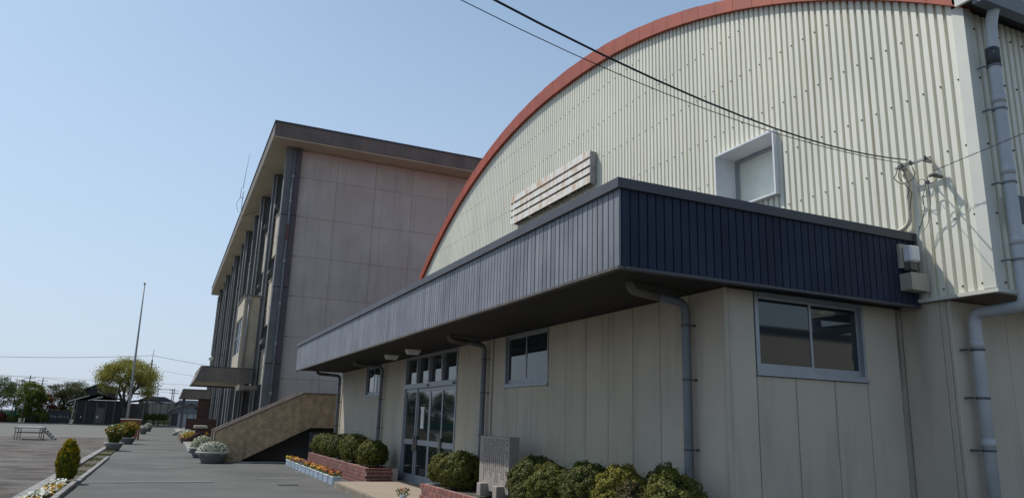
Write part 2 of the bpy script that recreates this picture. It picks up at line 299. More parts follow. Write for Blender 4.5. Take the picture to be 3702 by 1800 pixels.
# ------------------------------------------------------------------ ground, roads, beds (setting)
g = MB(); g.add([(-900, -400, 0), (900, -400, 0), (900, 1500, 0), (-900, 1500, 0)], [(0, 1, 2, 3)])
g.build('ground', M['field_far'], kind='structure', label='grey gravelly ground running out to the far houses')
def grid(x0, x1, y0, y1, nx, ny, fn):
    X, Y = np.meshgrid(np.linspace(x0, x1, nx), np.linspace(y0, y1, ny)); Z = fn(X, Y)
    V = np.stack([X, Y, Z], -1).reshape(-1, 3); i = np.arange(nx * ny).reshape(ny, nx)
    return V, np.stack([i[:-1, :-1], i[:-1, 1:], i[1:, 1:], i[1:, :-1]], -1).reshape(-1, 4)
def fz(X, Y):
    z = 0.02 + 0.012 * np.sin(X * 1.3 + 2 * np.sin(Y * 0.5)) * np.sin(Y * 2.1 + X * 0.4) + 0.012 * np.sin(Y * 5.3 + 1.5 * np.sin(X * 1.1)) * (0.5 + 0.5 * np.sin(X * 0.7 + Y * 0.2))
    z += nr.normal(0, 0.004, X.shape); edge = np.clip(np.minimum(np.minimum(-2.12 - X, X + 60), np.minimum(Y + 20, 52 - Y)) / 0.6, 0, 1)
    return 0.004 + np.clip(z, 0.001, 1) * edge
V, F = grid(-60, -2.12, -20, 52, 180, 360, fz)
o = obj_from('sports_field', npmesh('sports_field', V, F, M['field'])); tag(o, 'rough brown soil sports field left of the path', kind='structure')
a = MB(); a.add([(-1.53, -30, 0.008), (60, -30, 0.008), (60, 35.2, 0.008), (-1.53, 35.2, 0.008)], [(0, 1, 2, 3)])
a.add([(-2.3, 35.2, 0.008), (60, 35.2, 0.008), (60, 94, 0.008), (-2.3, 94, 0.008)], [(0, 1, 2, 3)])
a.build('asphalt_path', M['asphalt'], kind='structure', label='grey asphalt path running past the school buildings')
# pale repair patches and a long joint in the asphalt
pt = MB()
for (x, y, w, h) in ((0.4, 31.5, 0.55, 0.25), (0.3, 24.5, 0.5, 0.16), (2.9, 20.4, 0.8, 0.10), (3.55, 18.2, 0.16, 0.1), (-0.9, 21.6, 0.35, 0.12)):
    n = 14; pt.add([(x + w * math.cos(2 * math.pi * i / n) * rnd.uniform(.6, 1), y + h * 2.4 * math.sin(2 * math.pi * i / n) * rnd.uniform(.6, 1), 0.0125) for i in range(n)], [tuple(range(n))])
pt.build('asphalt_patch', mat('pale_patch', (0.12, 0.118, 0.11), (0.09, 0.09, 0.086), rough=0.9, nscale=5), kind='structure', label='pale worn patches in the asphalt')
dr = thing('drain_channel', 'narrow slotted steel drain channel crossing the asphalt path', 'drain', (0, 19.32, 0), kind=None)
MB().box(-1.38, 1.25, 19.24, 19.40, 0.010, 0.014).build('frame', M['sink'], dr)
b = MB(); [b.box(-1.37 + i * 0.05, -1.37 + i * 0.05 + 0.028, 19.255, 19.385, 0.016, 0.024) for i in range(52)]; b.build('grating', M['steel'], dr, kind='stuff')
dr = thing('drain_grille', 'small square drain grille in asphalt near the flower boxes', 'drain', (2.83, 18.55, 0))
MB().box(2.6, 3.06, 18.38, 18.72, 0.010, 0.014).build('frame', M['sink'], dr)
b = MB(); [b.box(2.62 + i * 0.06, 2.65 + i * 0.06, 18.4, 18.7, 0.016, 0.024) for i in range(7)]; b.build('grating', M['bracket'], dr)

so_ = MB(); so_.box(-1.96, -1.59, 2, 36.0, 0, 0.045); so_.build('planting_strip', M['soil'], kind='structure', label='narrow soil strip between the two kerbs')
ks = thing('kerb', 'row of pale concrete kerb stones edging the soil field', None, (-2.05, 20, 0), kind='structure')
kme = MB().cbox(-0.085, 0.085, -0.295, 0.295, 0, 0.10, 0.012).mesh('kerb_stone', M['kerb'])
y = 3.0
while y < 35.5: inst('kerb_stone', kme, ks, (-2.045 + rnd.uniform(-.004, .004), y + 0.3, rnd.uniform(-.004, .004))); y += 0.6
MB().box(-2.20, -2.155, 3, 35.6, 0.0, 0.06).build('gutter_edge', M['kerb'], ks)
k2 = thing('kerb', 'row of low concrete kerb stones edging the asphalt path', None, (-1.54, 20, 0), kind='structure')
kme2 = MB().cbox(-0.055, 0.055, -0.295, 0.295, 0, 0.10, 0.012).mesh('kerb_stone', M['kerb'])
y = 3.0
while y < 29.0:
    if not 18.3 < y < 18.9: inst('kerb_stone', kme2, k2, (-1.54 + rnd.uniform(-.006, .006), y + 0.3, rnd.uniform(-.006, .004) - (0.03 if y > 19 else 0)))
    y += 0.6
# entrance platform
pf = thing('entrance_platform', 'beige mortar platform with ribbed tile edge in front of the glass doors', None, (4.6, 15, 0), kind='structure')
MB().box(3.76, 5.46, 6.4, 17.88, 0.0, 0.135).build('base', M['platform'], pf)
MB().box(3.752, 5.46, 6.4, 17.6, 0.135, 0.15).build('floor', M['platform'], pf)
MB().box(5.283, 5.46, 17.885, 18.6, 0, 0.148).build('threshold', M['platform'], pf)
tme = MB().cbox(-0.014, 0.014, -0.024, 0.024, 0, 0.128, 0.004).mesh('edge_tile', M['platform_tile'])
y = 17.57
for i in range(150): inst('edge_tile', tme, pf, (3.747, y, 0.004)); y -= 0.054
for i in range(13): inst('edge_tile', tme, pf, (3.79 + i * 0.054, 17.895, 0.004), rot=math.pi / 2)
# apron in front of the school
ap = thing('school_apron', 'pale concrete apron slab along the school front', None, (2, 40, 0), kind='structure')
for i in range(9): MB().cbox(1.1, 3.9, 33.6 + i * 5.2, 33.6 + i * 5.2 + 5.18, 0, 0.12, 0.015).build('slab', M['kerb'], ap)
MB().cbox(2.45, 5.4, 26.9, 27.3, 0, 0.05, 0.01).build('kerb_strip', M['kerb'], ap)

# ------------------------------------------------------------------ gymnasium
XG = 8.22; ARC_R = 18.0; ARC_Y = 15.7; ARC_Z = 10.15 - ARC_R
def arc_o(y): return -7.797 + math.sqrt(18.055 ** 2 - (y - 15.865) ** 2)
def arc(y, r=None):                                                      # lower edge of the verge
    lo = -8.542 + math.sqrt(18.397 ** 2 - (y - 15.495) ** 2); return max(lo, arc_o(y) - (.39 - .008 * (y - 15.5))) if y > 15.5 else lo
def arc_up(y): return max(arc_o(y), arc(y) + 0.16)                       # upper edge
gym = thing('gymnasium', 'school gymnasium with arched corrugated cream gable, red verge and navy boarded canopy', 'gymnasium', (8.22, 15.7, 0))
# bodies behind the skins
poly = [(5.16, 3.2), (26.24, 3.2)] + [(26.24 - i * 21.08 / 40, arc_up(26.24 - i * 21.08 / 40) - .04) for i in range(41)]
MB().prism(poly, 0, 8.78, 46).build('hall_body', M['redroof'], gym)
MB().box(8.30, 46, 5.76, 26.1, 0, 3.195).build('lower_hall', M['walldark'], gym)
PITCH = 0.116
def sheet_profile(y0, n):       # n ribs -> list of (y, depth)
    out = []
    for i in range(n):
        a = y0 + i * PITCH
        out += [(a, 0.0), (a + 0.070, 0.0), (a + 0.077, 0.034), (a + 0.108, 0.034)]
    out.append((y0 + n * PITCH, 0.0)); return out
HY0, HY1, HZ0, HZ1 = 8.225, 9.56, 5.15, 6.145
y0 = 5.235; k = 0
while y0 < 26.05:
    n = 6 if y0 + 6 * PITCH < 26.2 else int((26.2 - y0) / PITCH)
    if n < 1: break
    pr_ = sheet_profile(y0, n); s = MB()
    for (ya, da), (yb, db) in zip(pr_[:-1], pr_[1:]):
        cuts = [ya] + [h for h in (HY0, HY1) if ya < h < yb] + [yb]
        for a_, b_ in zip(cuts[:-1], cuts[1:]):
            fa = da + (db - da) * (a_ - ya) / (yb - ya); fb = da + (db - da) * (b_ - ya) / (yb - ya)
            ta, tb = arc(a_) + .03, arc(b_) + .03; mid = (a_ + b_) / 2
            segs = [(3.18, HZ0, 3.18, HZ0), (HZ1, ta, HZ1, tb)] if HY0 < mid < HY1 else [(3.18, ta, 3.18, tb)]
            for z0a, z1a, z0b, z1b in segs:
                s.add([(XG + fa, a_, z0a), (XG + fb, b_, z0b), (XG + fb, b_, z1b), (XG + fa, a_, z1a)], [(0, 1, 2, 3)])
    sh = s.build('cladding_sheet', M['gable'], gym)
    b = MB()
    for i in range(0, n):
        if (k * 6 + i) % 2: continue
        yy = y0 + i * PITCH + 0.012
        for z in (3.26, 4.07, 4.915, 5.755, 6.58, 7.44, 8.28, 9.12, 9.96):
            if z < arc(yy) - 0.35 and not (HY0 - .05 < yy < HY1 + .05 and HZ0 - .05 < z < HZ1 + .05):
                b.lathe([(0.0001, 0.015), (0.008, 0.013), (0.0115, 0.006), (0.0115, 0)], 0, 0, 6)
                kk = 24
                for q in range(len(b.v) - kk, len(b.v)): vx, vy, vz = b.v[q]; b.v[q] = (XG - vz, yy + vx, z + vy)
    if b.v: b.build('screws', M['screw'], sh, loc=ORG[sh], kind='stuff')
    y0 += n * PITCH; k += 1
s = MB()
s.box(XG - 0.012, XG + 0.03, 5.088, 5.232, 3.19, arc(5.16)); s.box(XG + 0.03, XG + 0.13, 5.088, 5.13, 3.19, 6.64); s.build('corner_trim', M['gabletrim'], gym)
s = MB(); s.box(XG - 0.035, XG + 0.035, 5.06, 26.25, 3.135, 3.178); s.box(XG + 0.035, 14, 5.06, 5.13, 3.135, 3.178); s.build('bottom_flashing', M['gabletrim'], gym)
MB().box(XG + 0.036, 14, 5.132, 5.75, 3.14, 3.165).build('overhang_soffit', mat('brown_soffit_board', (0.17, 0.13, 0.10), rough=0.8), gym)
# side wall skin
x0 = XG + 0.13
for j in range(7):
    s = MB(); pr_ = sheet_profile(x0, 6)
    for (xa, da), (xb, db) in zip(pr_[:-1], pr_[1:]):
        s.add([(xa, 5.1 + da, 3.18), (xb, 5.1 + db, 3.18), (xb, 5.1 + db, 6.62), (xa, 5.1 + da, 6.62)], [(0, 1, 2, 3)])
    sh = s.build('cladding_sheet', M['gable'], gym); b = MB()
    for i in (0, 2, 4):
        for z in (3.26, 4.07, 4.915, 5.755, 6.4): b.box(x0 + i * PITCH + .03, x0 + i * PITCH + .048, 5.086, 5.1, z - .009, z + .009)
    b.build('screws', M['screw'], sh, loc=ORG[sh], kind='stuff'); x0 += 6 * PITCH
# red verge trim in short folded lengths
t0 = math.asin((5.08 - ARC_Y) / ARC_R); t1 = math.asin((26.38 - ARC_Y) / ARC_R); NT = 46
for i in range(NT):
    a0 = t0 + (t1 - t0) * i / NT + 0.0002; a1 = t0 + (t1 - t0) * (i + 1) / NT - 0.0002; s = MB(); V = []
    lift = 0.006 * (i % 2)
    for a_ in (a0, a1):
        yy = ARC_Y + ARC_R * math.sin(a_)
        for zz, xx in ((arc(yy), 8.13), (arc_up(yy) + lift, 8.13), (arc_up(yy) + lift + .02, 8.82), (arc_up(yy) - .10, 8.82), (arc(yy), 8.21)):
            V.append((xx, yy, zz))
    s.add(V, [(0, 1, 2, 3, 4), (9, 8, 7, 6, 5)] + [(q, (q + 1) % 5, (q + 1) % 5 + 5, q + 5) for q in range(5)]); s.build('verge_trim', M['redtrim'], gym)
# eave and gutter on the side wall
s = MB(); s.prism([(5.16, 6.78), (4.82, 6.69), (4.82, 6.60), (5.16, 6.685)], 0, 8.13, 20); s.build('eave_sheet', M['eave_under'], gym)
s = MB(); s.prism([(4.90, 6.72), (4.74, 6.72), (4.77, 6.545), (4.90, 6.545)], 0, 8.10, 20); s.build('gutter', mat('blue_grey_gutter', (0.16, 0.18, 0.21), rough=0.45), gym)
MB().box(8.06, 8.10, 4.88, 5.085, 6.60, 6.70).build('eave_end', M['gabletrim'], gym)
# square niche with white reveals and window
W = M['white']; nw = MB()
fy0, fy1, fz0, fz1 = HY0, HY1, HZ0, HZ1
nw.box(8.13, 8.235, fy0 - .03, fy0, fz0 - .03, fz1 + .03); nw.box(8.13, 8.235, fy1, fy1 + .02, fz0 - .03, fz1 + .03)
nw.box(8.13, 8.235, fy0, fy1, fz1, fz1 + .03); nw.box(8.13, 8.235, fy0, fy1, fz0 - .03, fz0)
nw.box(8.235, 8.70, fy0 - .02, fy0, fz0 - .02, fz1 + .02); nw.box(8.235, 8.70, fy1, fy1 + .02, fz0 - .02, fz1 + .02)
nw.box(8.235, 8.70, fy0, fy1, fz1, fz1 + .02); nw.box(8.235, 8.70, fy0, fy1, fz0 - .02, fz0)
nb = nw.build('window_niche', W, gym)
def sash_y(parent, x, ya, yb, z0, z1, fr, th, gl, frm, label=None):   # window lying in a plane X = x, facing -X
    w_ = MB(); w_.box(x, x + th, ya, yb, z0, z0 + fr * 1.3); w_.box(x, x + th, ya, yb, z1 - fr, z1); w_.box(x, x + th, ya, ya + fr, z0 + fr * 1.3, z1 - fr); w_.box(x, x + th, yb - fr, yb, z0 + fr * 1.3, z1 - fr)
    return w_.build('window', frm, parent)
w_ = sash_y(gym, 8.56, fy0 + .001, fy1 - .001, fz0 + .001, fz1 - .001, 0.05, 0.08, None, M['alu'])
for ya, yb, dx in ((fy0 + .05, 8.60, 0), (8.57, fy1 - .05, 0.02)):
    MB().box(8.60 + dx, 8.612 + dx, ya, yb, fz0 + .07, fz1 - .05).build('pane', M['frost'], w_, loc=ORG[w_])
MB().box(8.585, 8.60, 8.565, 8.60, fz0 + .06, fz1 - .05).build('mullion', M['wire'], w_, loc=ORG[w_])
# louvred panel
lv = MB()
for yy in (13.70, 14.7, 15.8, 16.9, 17.82): lv.box(8.10, 8.22, yy, yy + 0.05, 6.88, 7.62)
lv.box(8.13, 8.17, 13.7, 17.9, 6.9, 7.6, 1); lv = lv.build('louvre_panel', [M['whiterust'], M['rustback']], gym)
for i, (za, zb) in enumerate(((7.49, 7.66), (7.29, 7.43), (7.10, 7.235), (6.87, 7.045))):
    s = MB(); s.prism([(8.03, za), (8.03, zb), (8.05, zb), (8.05, za)], 1, 13.66, 17.95); s.build('slat', M['whiterust'], lv, loc=ORG[lv])
s = MB(); s.box(8.05, 8.21, 13.655, 13.68, 6.88, 7.62); s.box(8.05, 8.09, 17.93, 17.96, 6.88, 7.62); s.build('end_post', M['steel'], lv, loc=ORG[lv])
s = MB(); [s.box(8.08, 8.12, 13.7 + i * 0.30, 13.75 + i * 0.30, 6.84, 6.87) for i in range(14)]; s.build('drip_clips', M['bracket'], lv, loc=ORG[lv], kind='stuff')
# lower walls: painted panels
TOP = 3.10; WX = 5.475; WY = 6.36
def wall_y(x, edges, z0, z1f, th=0.05, c=0.008):
    for a_, b_ in zip(edges[:-1], edges[1:]):
        z1 = z1f((a_ + b_) / 2)
        if z1 is None: continue
        MB().cbox(x, x + th, a_ + 0.005, b_ - 0.005, z0, z1, c).build('wall_panel', M['wallcream'], gym)
fe = [6.40, 6.98, 7.58, 8.18, 8.78, 9.38, 9.98, 10.57, 11.13, 11.70, 12.27, 12.86, 13.46, 14.06, 14.68]
wall_y(WX, fe, 0, lambda m: 2.17 if 10.57 < m < 12.27 else TOP)
fe2 = [18.47, 19.05, 19.65, 20.25, 20.85, 21.45, 22.05, 22.65, 23.25, 23.85, 24.45, 25.05, 25.6, 26.1]
wall_y(WX, fe2, 0, lambda m: 2.2 if 20.85 < m < 22.65 else TOP)
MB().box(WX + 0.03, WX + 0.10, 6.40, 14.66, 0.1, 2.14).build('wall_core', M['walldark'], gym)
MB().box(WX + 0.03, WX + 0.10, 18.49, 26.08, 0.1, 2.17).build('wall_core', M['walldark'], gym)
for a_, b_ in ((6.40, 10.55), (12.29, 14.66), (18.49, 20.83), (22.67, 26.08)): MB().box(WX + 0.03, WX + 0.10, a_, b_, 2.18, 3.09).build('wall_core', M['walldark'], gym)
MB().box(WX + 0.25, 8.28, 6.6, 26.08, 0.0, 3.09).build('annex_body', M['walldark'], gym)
MB().box(WX + 0.10, WX + 0.25, 25.9, 26.1, 0, 3.09).build('annex_return', M['wallcream'], gym)
s = MB()                                           # rounded corner post
s.smooth = True
prof = [(WX + 0.09, WY + 0.05)] + [(WX + 0.045 - 0.045 * math.cos(t * math.pi / 12), WY + 0.045 - 0.045 * math.sin(t * math.pi / 12)) for t in range(7)][0:0]
ring = [(WX, WY + 0.038)] + [(WX + 0.038 - 0.038 * math.cos(t * math.pi / 12), WY + 0.038 - 0.038 * math.sin(t * math.pi / 12)) for t in range(1, 6)] + [(WX + 0.038, WY), (WX + 0.06, WY + 0.06)]
s.prism(ring, 2, 0, TOP); s.smooth = False; s.build('corner_post', M['wallcream'], gym)
ee = [5.515, 5.89, 6.46, 7.06, 7.60, 8.18, 8.296]
for a_, b_ in zip(ee[:-1], ee[1:]):
    m = (a_ + b_) / 2; MB().cbox(a_ + .005, b_ - .005, WY, WY + .05, 0, 2.15 if 5.89 < m < 7.6 else TOP, 0.008).build('wall_panel', M['wallstain'] if a_ > 8.1 else M['wallcream'], gym)
MB().box(5.53, 8.26, WY + .03, WY + .1, 0.05, 2.12).build('wall_core', M['walldark'], gym)
for a_, b_ in ((5.53, 5.87), (7.62, 8.26)): MB().box(a_, b_, WY + .03, WY + .1, 2.16, 3.09).build('wall_core', M['walldark'], gym)
for a_, b_ in ((5.75, 5.83), (5.83, 6.355)): MB().cbox(8.265, 8.31, a_ + .003, b_ - .003, 0, 3.132, 0.006).build('wall_panel', M['wallcream'], gym)
he = [8.268, 8.68, 9.28, 9.88, 10.48, 11.08, 11.68, 12.3]
for a_, b_ in zip(he[:-1], he[1:]): MB().cbox(a_ + .003, b_ - .003, 5.70, 5.75, 0, 3.132, 0.008).build('wall_panel', M['wallcream'], gym)
# sliding windows in the lower walls
def slider(ax, pos, a0, a1, z0, z1, split):
    def B(m, n0, n1, u0, u1, za, zb):   # n = depth range outward->inward measured from pos
        if ax == 0: m.box(pos + n0, pos + n1, u0, u1, za, zb)
        else: m.box(u0, u1, pos + n0, pos + n1, za, zb)
    f = MB(); B(f, -0.02, 0.09, a0, a0 + .035, z0, z1); B(f, -0.02, 0.09, a1 - .035, a1, z0, z1); B(f, -0.02, 0.09, a0 + .035, a1 - .035, z1 - .04, z1)
    B(f, -0.02, 0.09, a0 + .035, a1 - .035, z0, z0 + .035); B(f, -0.045, 0.0, a0 - .02, a1 + .02, z0 - .03, z0 - .002)
    w = f.build('window', M['alu'], gym)
    for (u0, u1, d) in ((a0 + .035, split + .02, 0.0), (split - .02, a1 - .035, 0.03)):
        s = MB(); B(s, d, d + .025, u0, u0 + .035, z0 + .037, z1 - .042); B(s, d, d + .025, u1 - .035, u1, z0 + .037, z1 - .042); B(s, d, d + .025, u0 + .035, u1 - .035, z0 + .037, z0 + .105); B(s, d, d + .025, u0 + .035, u1 - .035, z1 - .075, z1 - .042)
        s.build('sash', M['alu'], w, loc=ORG[w]); s = MB(); B(s, d + .008, d + .014, u0 + .033, u1 - .033, z0 + .1, z1 - .07); s.build('pane', M['glass'], w, loc=ORG[w])
slider(0, WX + .015, 10.575, 12.265, 2.20, 3.095, 11.42)
slider(0, WX + .03, 20.855, 22.645, 2.23, 3.095, 21.75)
slider(1, WY + .015, 5.895, 7.595, 2.185, 3.095, 6.745)
# entrance: four leaves and a transom row
ent = MB(); ya, yb = 14.69, 18.46; zt = 2.32; x = WX + .01
ent.box(x - .02, x + .1, ya, ya + .06, .15, 3.095); ent.box(x - .02, x + .1, yb - .06, yb, .15, 3.095); ent.box(x - .03, x + .1, ya + .06, yb - .06, zt, zt + .11)
ent.box(x - .02, x + .1, ya + .06, yb - .06, 3.04, 3.095); ent.box(x - .02, x + .1, ya + .06, yb - .06, .15, .19)
for i in (1, 2, 3):
    yy = ya + .06 + (yb - ya - .12) * i / 4; ent.box(x - .02, x + .1, yy - .035, yy + .035, zt + .11, 3.04)
ent = ent.build('entrance_doors', M['alu'], gym)
for i in range(4):
    y0_ = ya + .06 + (yb - ya - .12) * i / 4; y1_ = ya + .06 + (yb - ya - .12) * (i + 1) / 4; d = 0.02 if i in (0, 3) else 0.05
    s = MB(); s.box(x + .06, x + .07, y0_ + .035 * (i > 0), y1_ - .035 * (i < 3), zt + .11, 3.04); s.build('transom_pane', M['glass'], ent, loc=ORG[ent])
    s = MB(); s.box(x + d, x + d + .035, y0_ + .002, y0_ + .06, .192, zt - .002); s.box(x + d, x + d + .035, y1_ - .06, y1_ - .002, .192, zt - .002)
    for za, zb in ((.192, .32), (1.0, 1.12), (zt - .09, zt - .002)): s.box(x + d, x + d + .035, y0_ + .06, y1_ - .06, za, zb)
    s.build('door_leaf', M['alu'], ent, loc=ORG[ent])
    s = MB(); s.box(x + d + .012, x + d + .02, y0_ + .06, y1_ - .06, .32, 1.0); s.box(x + d + .012, x + d + .02, y0_ + .06, y1_ - .06, 1.12, zt - .09); s.build('pane', M['glass'], ent, loc=ORG[ent])
    hy = y1_ - .10 if i in (0, 2) else y0_ - .02
    s = MB(); s.cbox(x + d - .035, x + d - .005, hy, hy + .10, .86, 1.2, .006); s.build('push_plate', M['pipebrown'], ent, loc=ORG[ent])
s = MB(); s.box(x + .05, x + .06, 16.98, 17.2, 1.38, 1.85); s.box(x + .048, x + .061, 16.94, 17.24, 1.84, 1.88); s.build('paper_notice', M['paper'], ent, loc=ORG[ent])
s = MB(); s.box(x - .06, x - .03, ya + .1, ya + .16, zt + .02, zt + .06); s.box(x - .06, x - .03, 16.5, 16.56, zt + .02, zt + .06); s.build('door_stop', M['bracket'], ent, loc=ORG[ent])
# canopy
CX, CY0, CY1 = 3.89, 6.03, 26.22
cn = MB().box(CX + .03, XG - .002, CY0 + .03, CY1 - .03, 3.145, 3.93).build('canopy', M['fascia_joint'], gym)
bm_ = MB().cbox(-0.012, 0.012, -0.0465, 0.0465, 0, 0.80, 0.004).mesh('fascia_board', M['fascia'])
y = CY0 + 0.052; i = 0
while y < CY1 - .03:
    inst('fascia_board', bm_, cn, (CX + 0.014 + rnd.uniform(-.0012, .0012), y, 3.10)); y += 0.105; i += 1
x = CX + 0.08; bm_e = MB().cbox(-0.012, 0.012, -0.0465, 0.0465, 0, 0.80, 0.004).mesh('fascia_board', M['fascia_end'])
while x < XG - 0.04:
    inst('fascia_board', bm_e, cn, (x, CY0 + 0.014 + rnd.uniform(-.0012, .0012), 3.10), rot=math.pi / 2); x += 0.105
s = MB(); s.box(CX - .035, CX + .14, CY0 - .035, CY1 + .03, 3.895, 4.0); s.box(CX + .14, XG - .003, CY0 - .035, CY0 + .14, 3.895, 4.0); s.box(CX + .14, XG - .003, CY0 + .14, CY1, 3.93, 3.97); s.build('coping', M['coping'], cn, loc=ORG[cn])
s = MB(); y = CY0
while y < CY1 - .1: s.box(CX - .012, CX + .06, y + .002, min(y + 1.82, CY1), 3.07 - rnd.uniform(0, .004), 3.098); y += 1.82
s.build('drip_edge', M['drip'], cn, loc=ORG[cn])
MB().box(CX + .06, XG - .003, CY0 - .012, CY0 + .06, 3.07, 3.098).build('drip_edge', M['coping'], cn, loc=ORG[cn])
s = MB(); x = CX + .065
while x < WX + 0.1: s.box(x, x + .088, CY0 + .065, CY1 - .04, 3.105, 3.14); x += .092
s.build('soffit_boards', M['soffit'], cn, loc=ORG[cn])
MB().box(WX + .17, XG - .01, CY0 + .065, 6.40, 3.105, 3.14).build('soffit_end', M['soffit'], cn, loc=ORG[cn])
# downpipes of the annex
def elbow(p0, p1, p2, r, n=6):
    p0, p1, p2 = map(Vector, (p0, p1, p2)); a_ = p1 + (p0 - p1).normalized() * r; b_ = p1 + (p2 - p1).normalized() * r
    return [a_.lerp(p1, t / n).lerp(p1.lerp(b_, t / n), t / n) for t in range(n + 1)]
for (ox, oy, py, foot) in ((4.475, 6.72, 6.93, .0), (4.572, 12.79, 13.02, .0), (4.60, 20.47, 20.42, .0), (4.585, 25.95, 26.02, 0.0)):
    s = MB(); s.smooth = True; px_ = WX - .10
    pts = [(ox, oy, 3.13)] + elbow((ox, oy, 3.13), (ox, oy, 3.02), (px_, py, 2.98), .09) + elbow((ox, oy, 3.02), (px_, py, 2.98), (px_, py, 0), .12) + [(px_, py, 2.3), (px_, py, 1.2), (px_, py, foot + .05)]
    s.tube(pts, 0.05, 14); p = s.build('downpipe', M['pipe'], gym)
    s = MB(); s.smooth = True; s.tube([(ox, oy, 3.13)] + pts[1:8] + [tuple(Vector(pts[8]).lerp(Vector(pts[7]), .5))], 0.0525, 14); s.build('outlet_elbow', M['pipebrown'], p, loc=ORG[p])
    for z in (2.72, 2.10, 1.33, .55):
        s = MB(); s.tube([(px_, py, z - .012), (px_, py, z + .012)], 0.055, 12); s.box(px_ + .04, WX - .001, py - .05, py - .04, z - .006, z + .006); s.box(WX - .02, WX - .001, py - .065, py - .03, z - .012, z + .012); s.build('bracket', M['bracket'], p, loc=ORG[p])
# small white conduit beside the second downpipe
s = MB(); s.tube([(WX - .025, 12.80, 3.09), (WX - .025, 12.80, .5)], 0.018, 8); s.build('conduit', M['cream'], gym)
# side downpipe
s = MB(); s.smooth = True; px_ = 8.45; s.tube([(px_, 4.86, 6.60)] + elbow((px_, 4.86, 6.60), (px_, 4.93, 6.40), (px_, 4.95, 5), .12) + [(px_, 4.95, 5.9), (px_, 4.95, 3.2)] + elbow((px_, 4.95, 3.2), (px_, 4.95, 2.98), (px_ + .05, 5.56, 2.98), .12) + elbow((px_, 4.95, 2.98), (px_ + .06, 5.58, 2.98), (px_ + .06, 5.58, 0), .12) + [(px_ + .06, 5.58, 0.02)], 0.066, 16)
p = s.build('downpipe', M['pipepale'], gym)
s = MB(); s.smooth = True; s.tube([(px_, 4.95, 5.86), (px_, 4.95, 6.08)], 0.074, 16); s.build('rubber_coupling', mat('black_rubber', (0.045, 0.05, 0.055), rough=0.6), p, loc=ORG[p])
for z in (5.43, 4.55, 3.72): s = MB(); s.smooth = True; s.tube([(px_, 4.95, z - .05), (px_, 4.95, z + .05)], 0.074, 16); s.build('collar', M['pipepale'], p, loc=ORG[p])
for z in (2.62, 1.5): s = MB(); s.smooth = True; s.tube([(px_ + .06, 5.58, z - .05), (px_ + .06, 5.58, z + .05)], 0.074, 16); s.build('collar', M['pipepale'], p, loc=ORG[p])
for z in (2.55, 2.0, 1.42, .8):
    s = MB(); s.tube([(px_ + .06, 5.58, z - .012), (px_ + .06, 5.58, z + .012)], 0.076, 12); s.box(px_ - .08, px_ + .02, 5.605, 5.617, z - .006, z + .006); s.box(px_ - .09, px_ - .07, 5.605, 5.699, z - .012, z + .012); s.build('bracket', M['bracket'], p, loc=ORG[p])
for z in (5.85, 5.3, 4.4, 3.5):
    s = MB(); s.tube([(px_, 4.95, z - .012), (px_, 4.95, z + .012)], 0.076, 12); s.box(px_ - .10, px_, 5.0, 5.012, z - .005, z + .005); s.box(px_ - .11, px_ - .095, 5.0, 5.1, z - .01, z + .01); s.build('bracket', M['pipe'], p, loc=ORG[p])
s = MB(); s.box(8.60, 8.78, 5.0, 5.09, 3.98, 4.30); s.build('vent_hood', M['bracket'], gym)

# meter boxes on the canopy end
t = thing('electricity_meter', 'white electricity meter on a beige backboard, upper box on the canopy end', 'meter', (8.0, 6.0, 3.55))
MB().box(7.88, 8.09, 5.99, 6.028, 3.53, 3.83).build('backboard', M['beigebox'], t)
MB().cbox(7.92, 8.09, 5.87, 5.99, 3.60, 3.80, .02).build('meter_case', M['white'], t)
MB().box(7.935, 8.06, 5.90, 5.99, 3.50, 3.60).build('terminal_cover', M['darkhw'], t)
t = thing('terminal_box', 'plain beige terminal box, lower box on the canopy end', 'box', (8.04, 6.0, 3.25))
MB().cbox(7.88, 8.19, 5.87, 6.028, 3.25, 3.455, .006).build('case', M['beigebox'], t)
MB().cbox(7.875, 8.195, 5.86, 5.875, 3.245, 3.46, .004).build('lid', M['beigebox'], t)
# lights under canopy
for yy, lab in ((16.0, 'white boxy lamp under the canopy, right over the glass doors'), (17.75, 'white boxy lamp under the canopy, farther one towards the stairs')):
    t = thing('ceiling_lamp', lab, 'lamp', (4.88, yy, 3.1), 'lamps under the canopy soffit')
    MB().box(4.72, 5.04, yy - .10, yy + .10, 3.085, 3.104).build('base_plate', M['steel'], t)
    s = MB(); s.add([(4.72, yy - .1, 3.085), (5.04, yy - .1, 3.085), (5.04, yy + .1, 3.085), (4.72, yy + .1, 3.085), (4.76, yy - .07, 2.99), (5.0, yy - .07, 2.99), (5.0, yy + .07, 2.99), (4.76, yy + .07, 2.99)], [(0, 1, 2, 3), (7, 6, 5, 4), (0, 4, 5, 1), (1, 5, 6, 2), (2, 6, 7, 3), (3, 7, 4, 0)]); s.build('diffuser', M['white'], t)
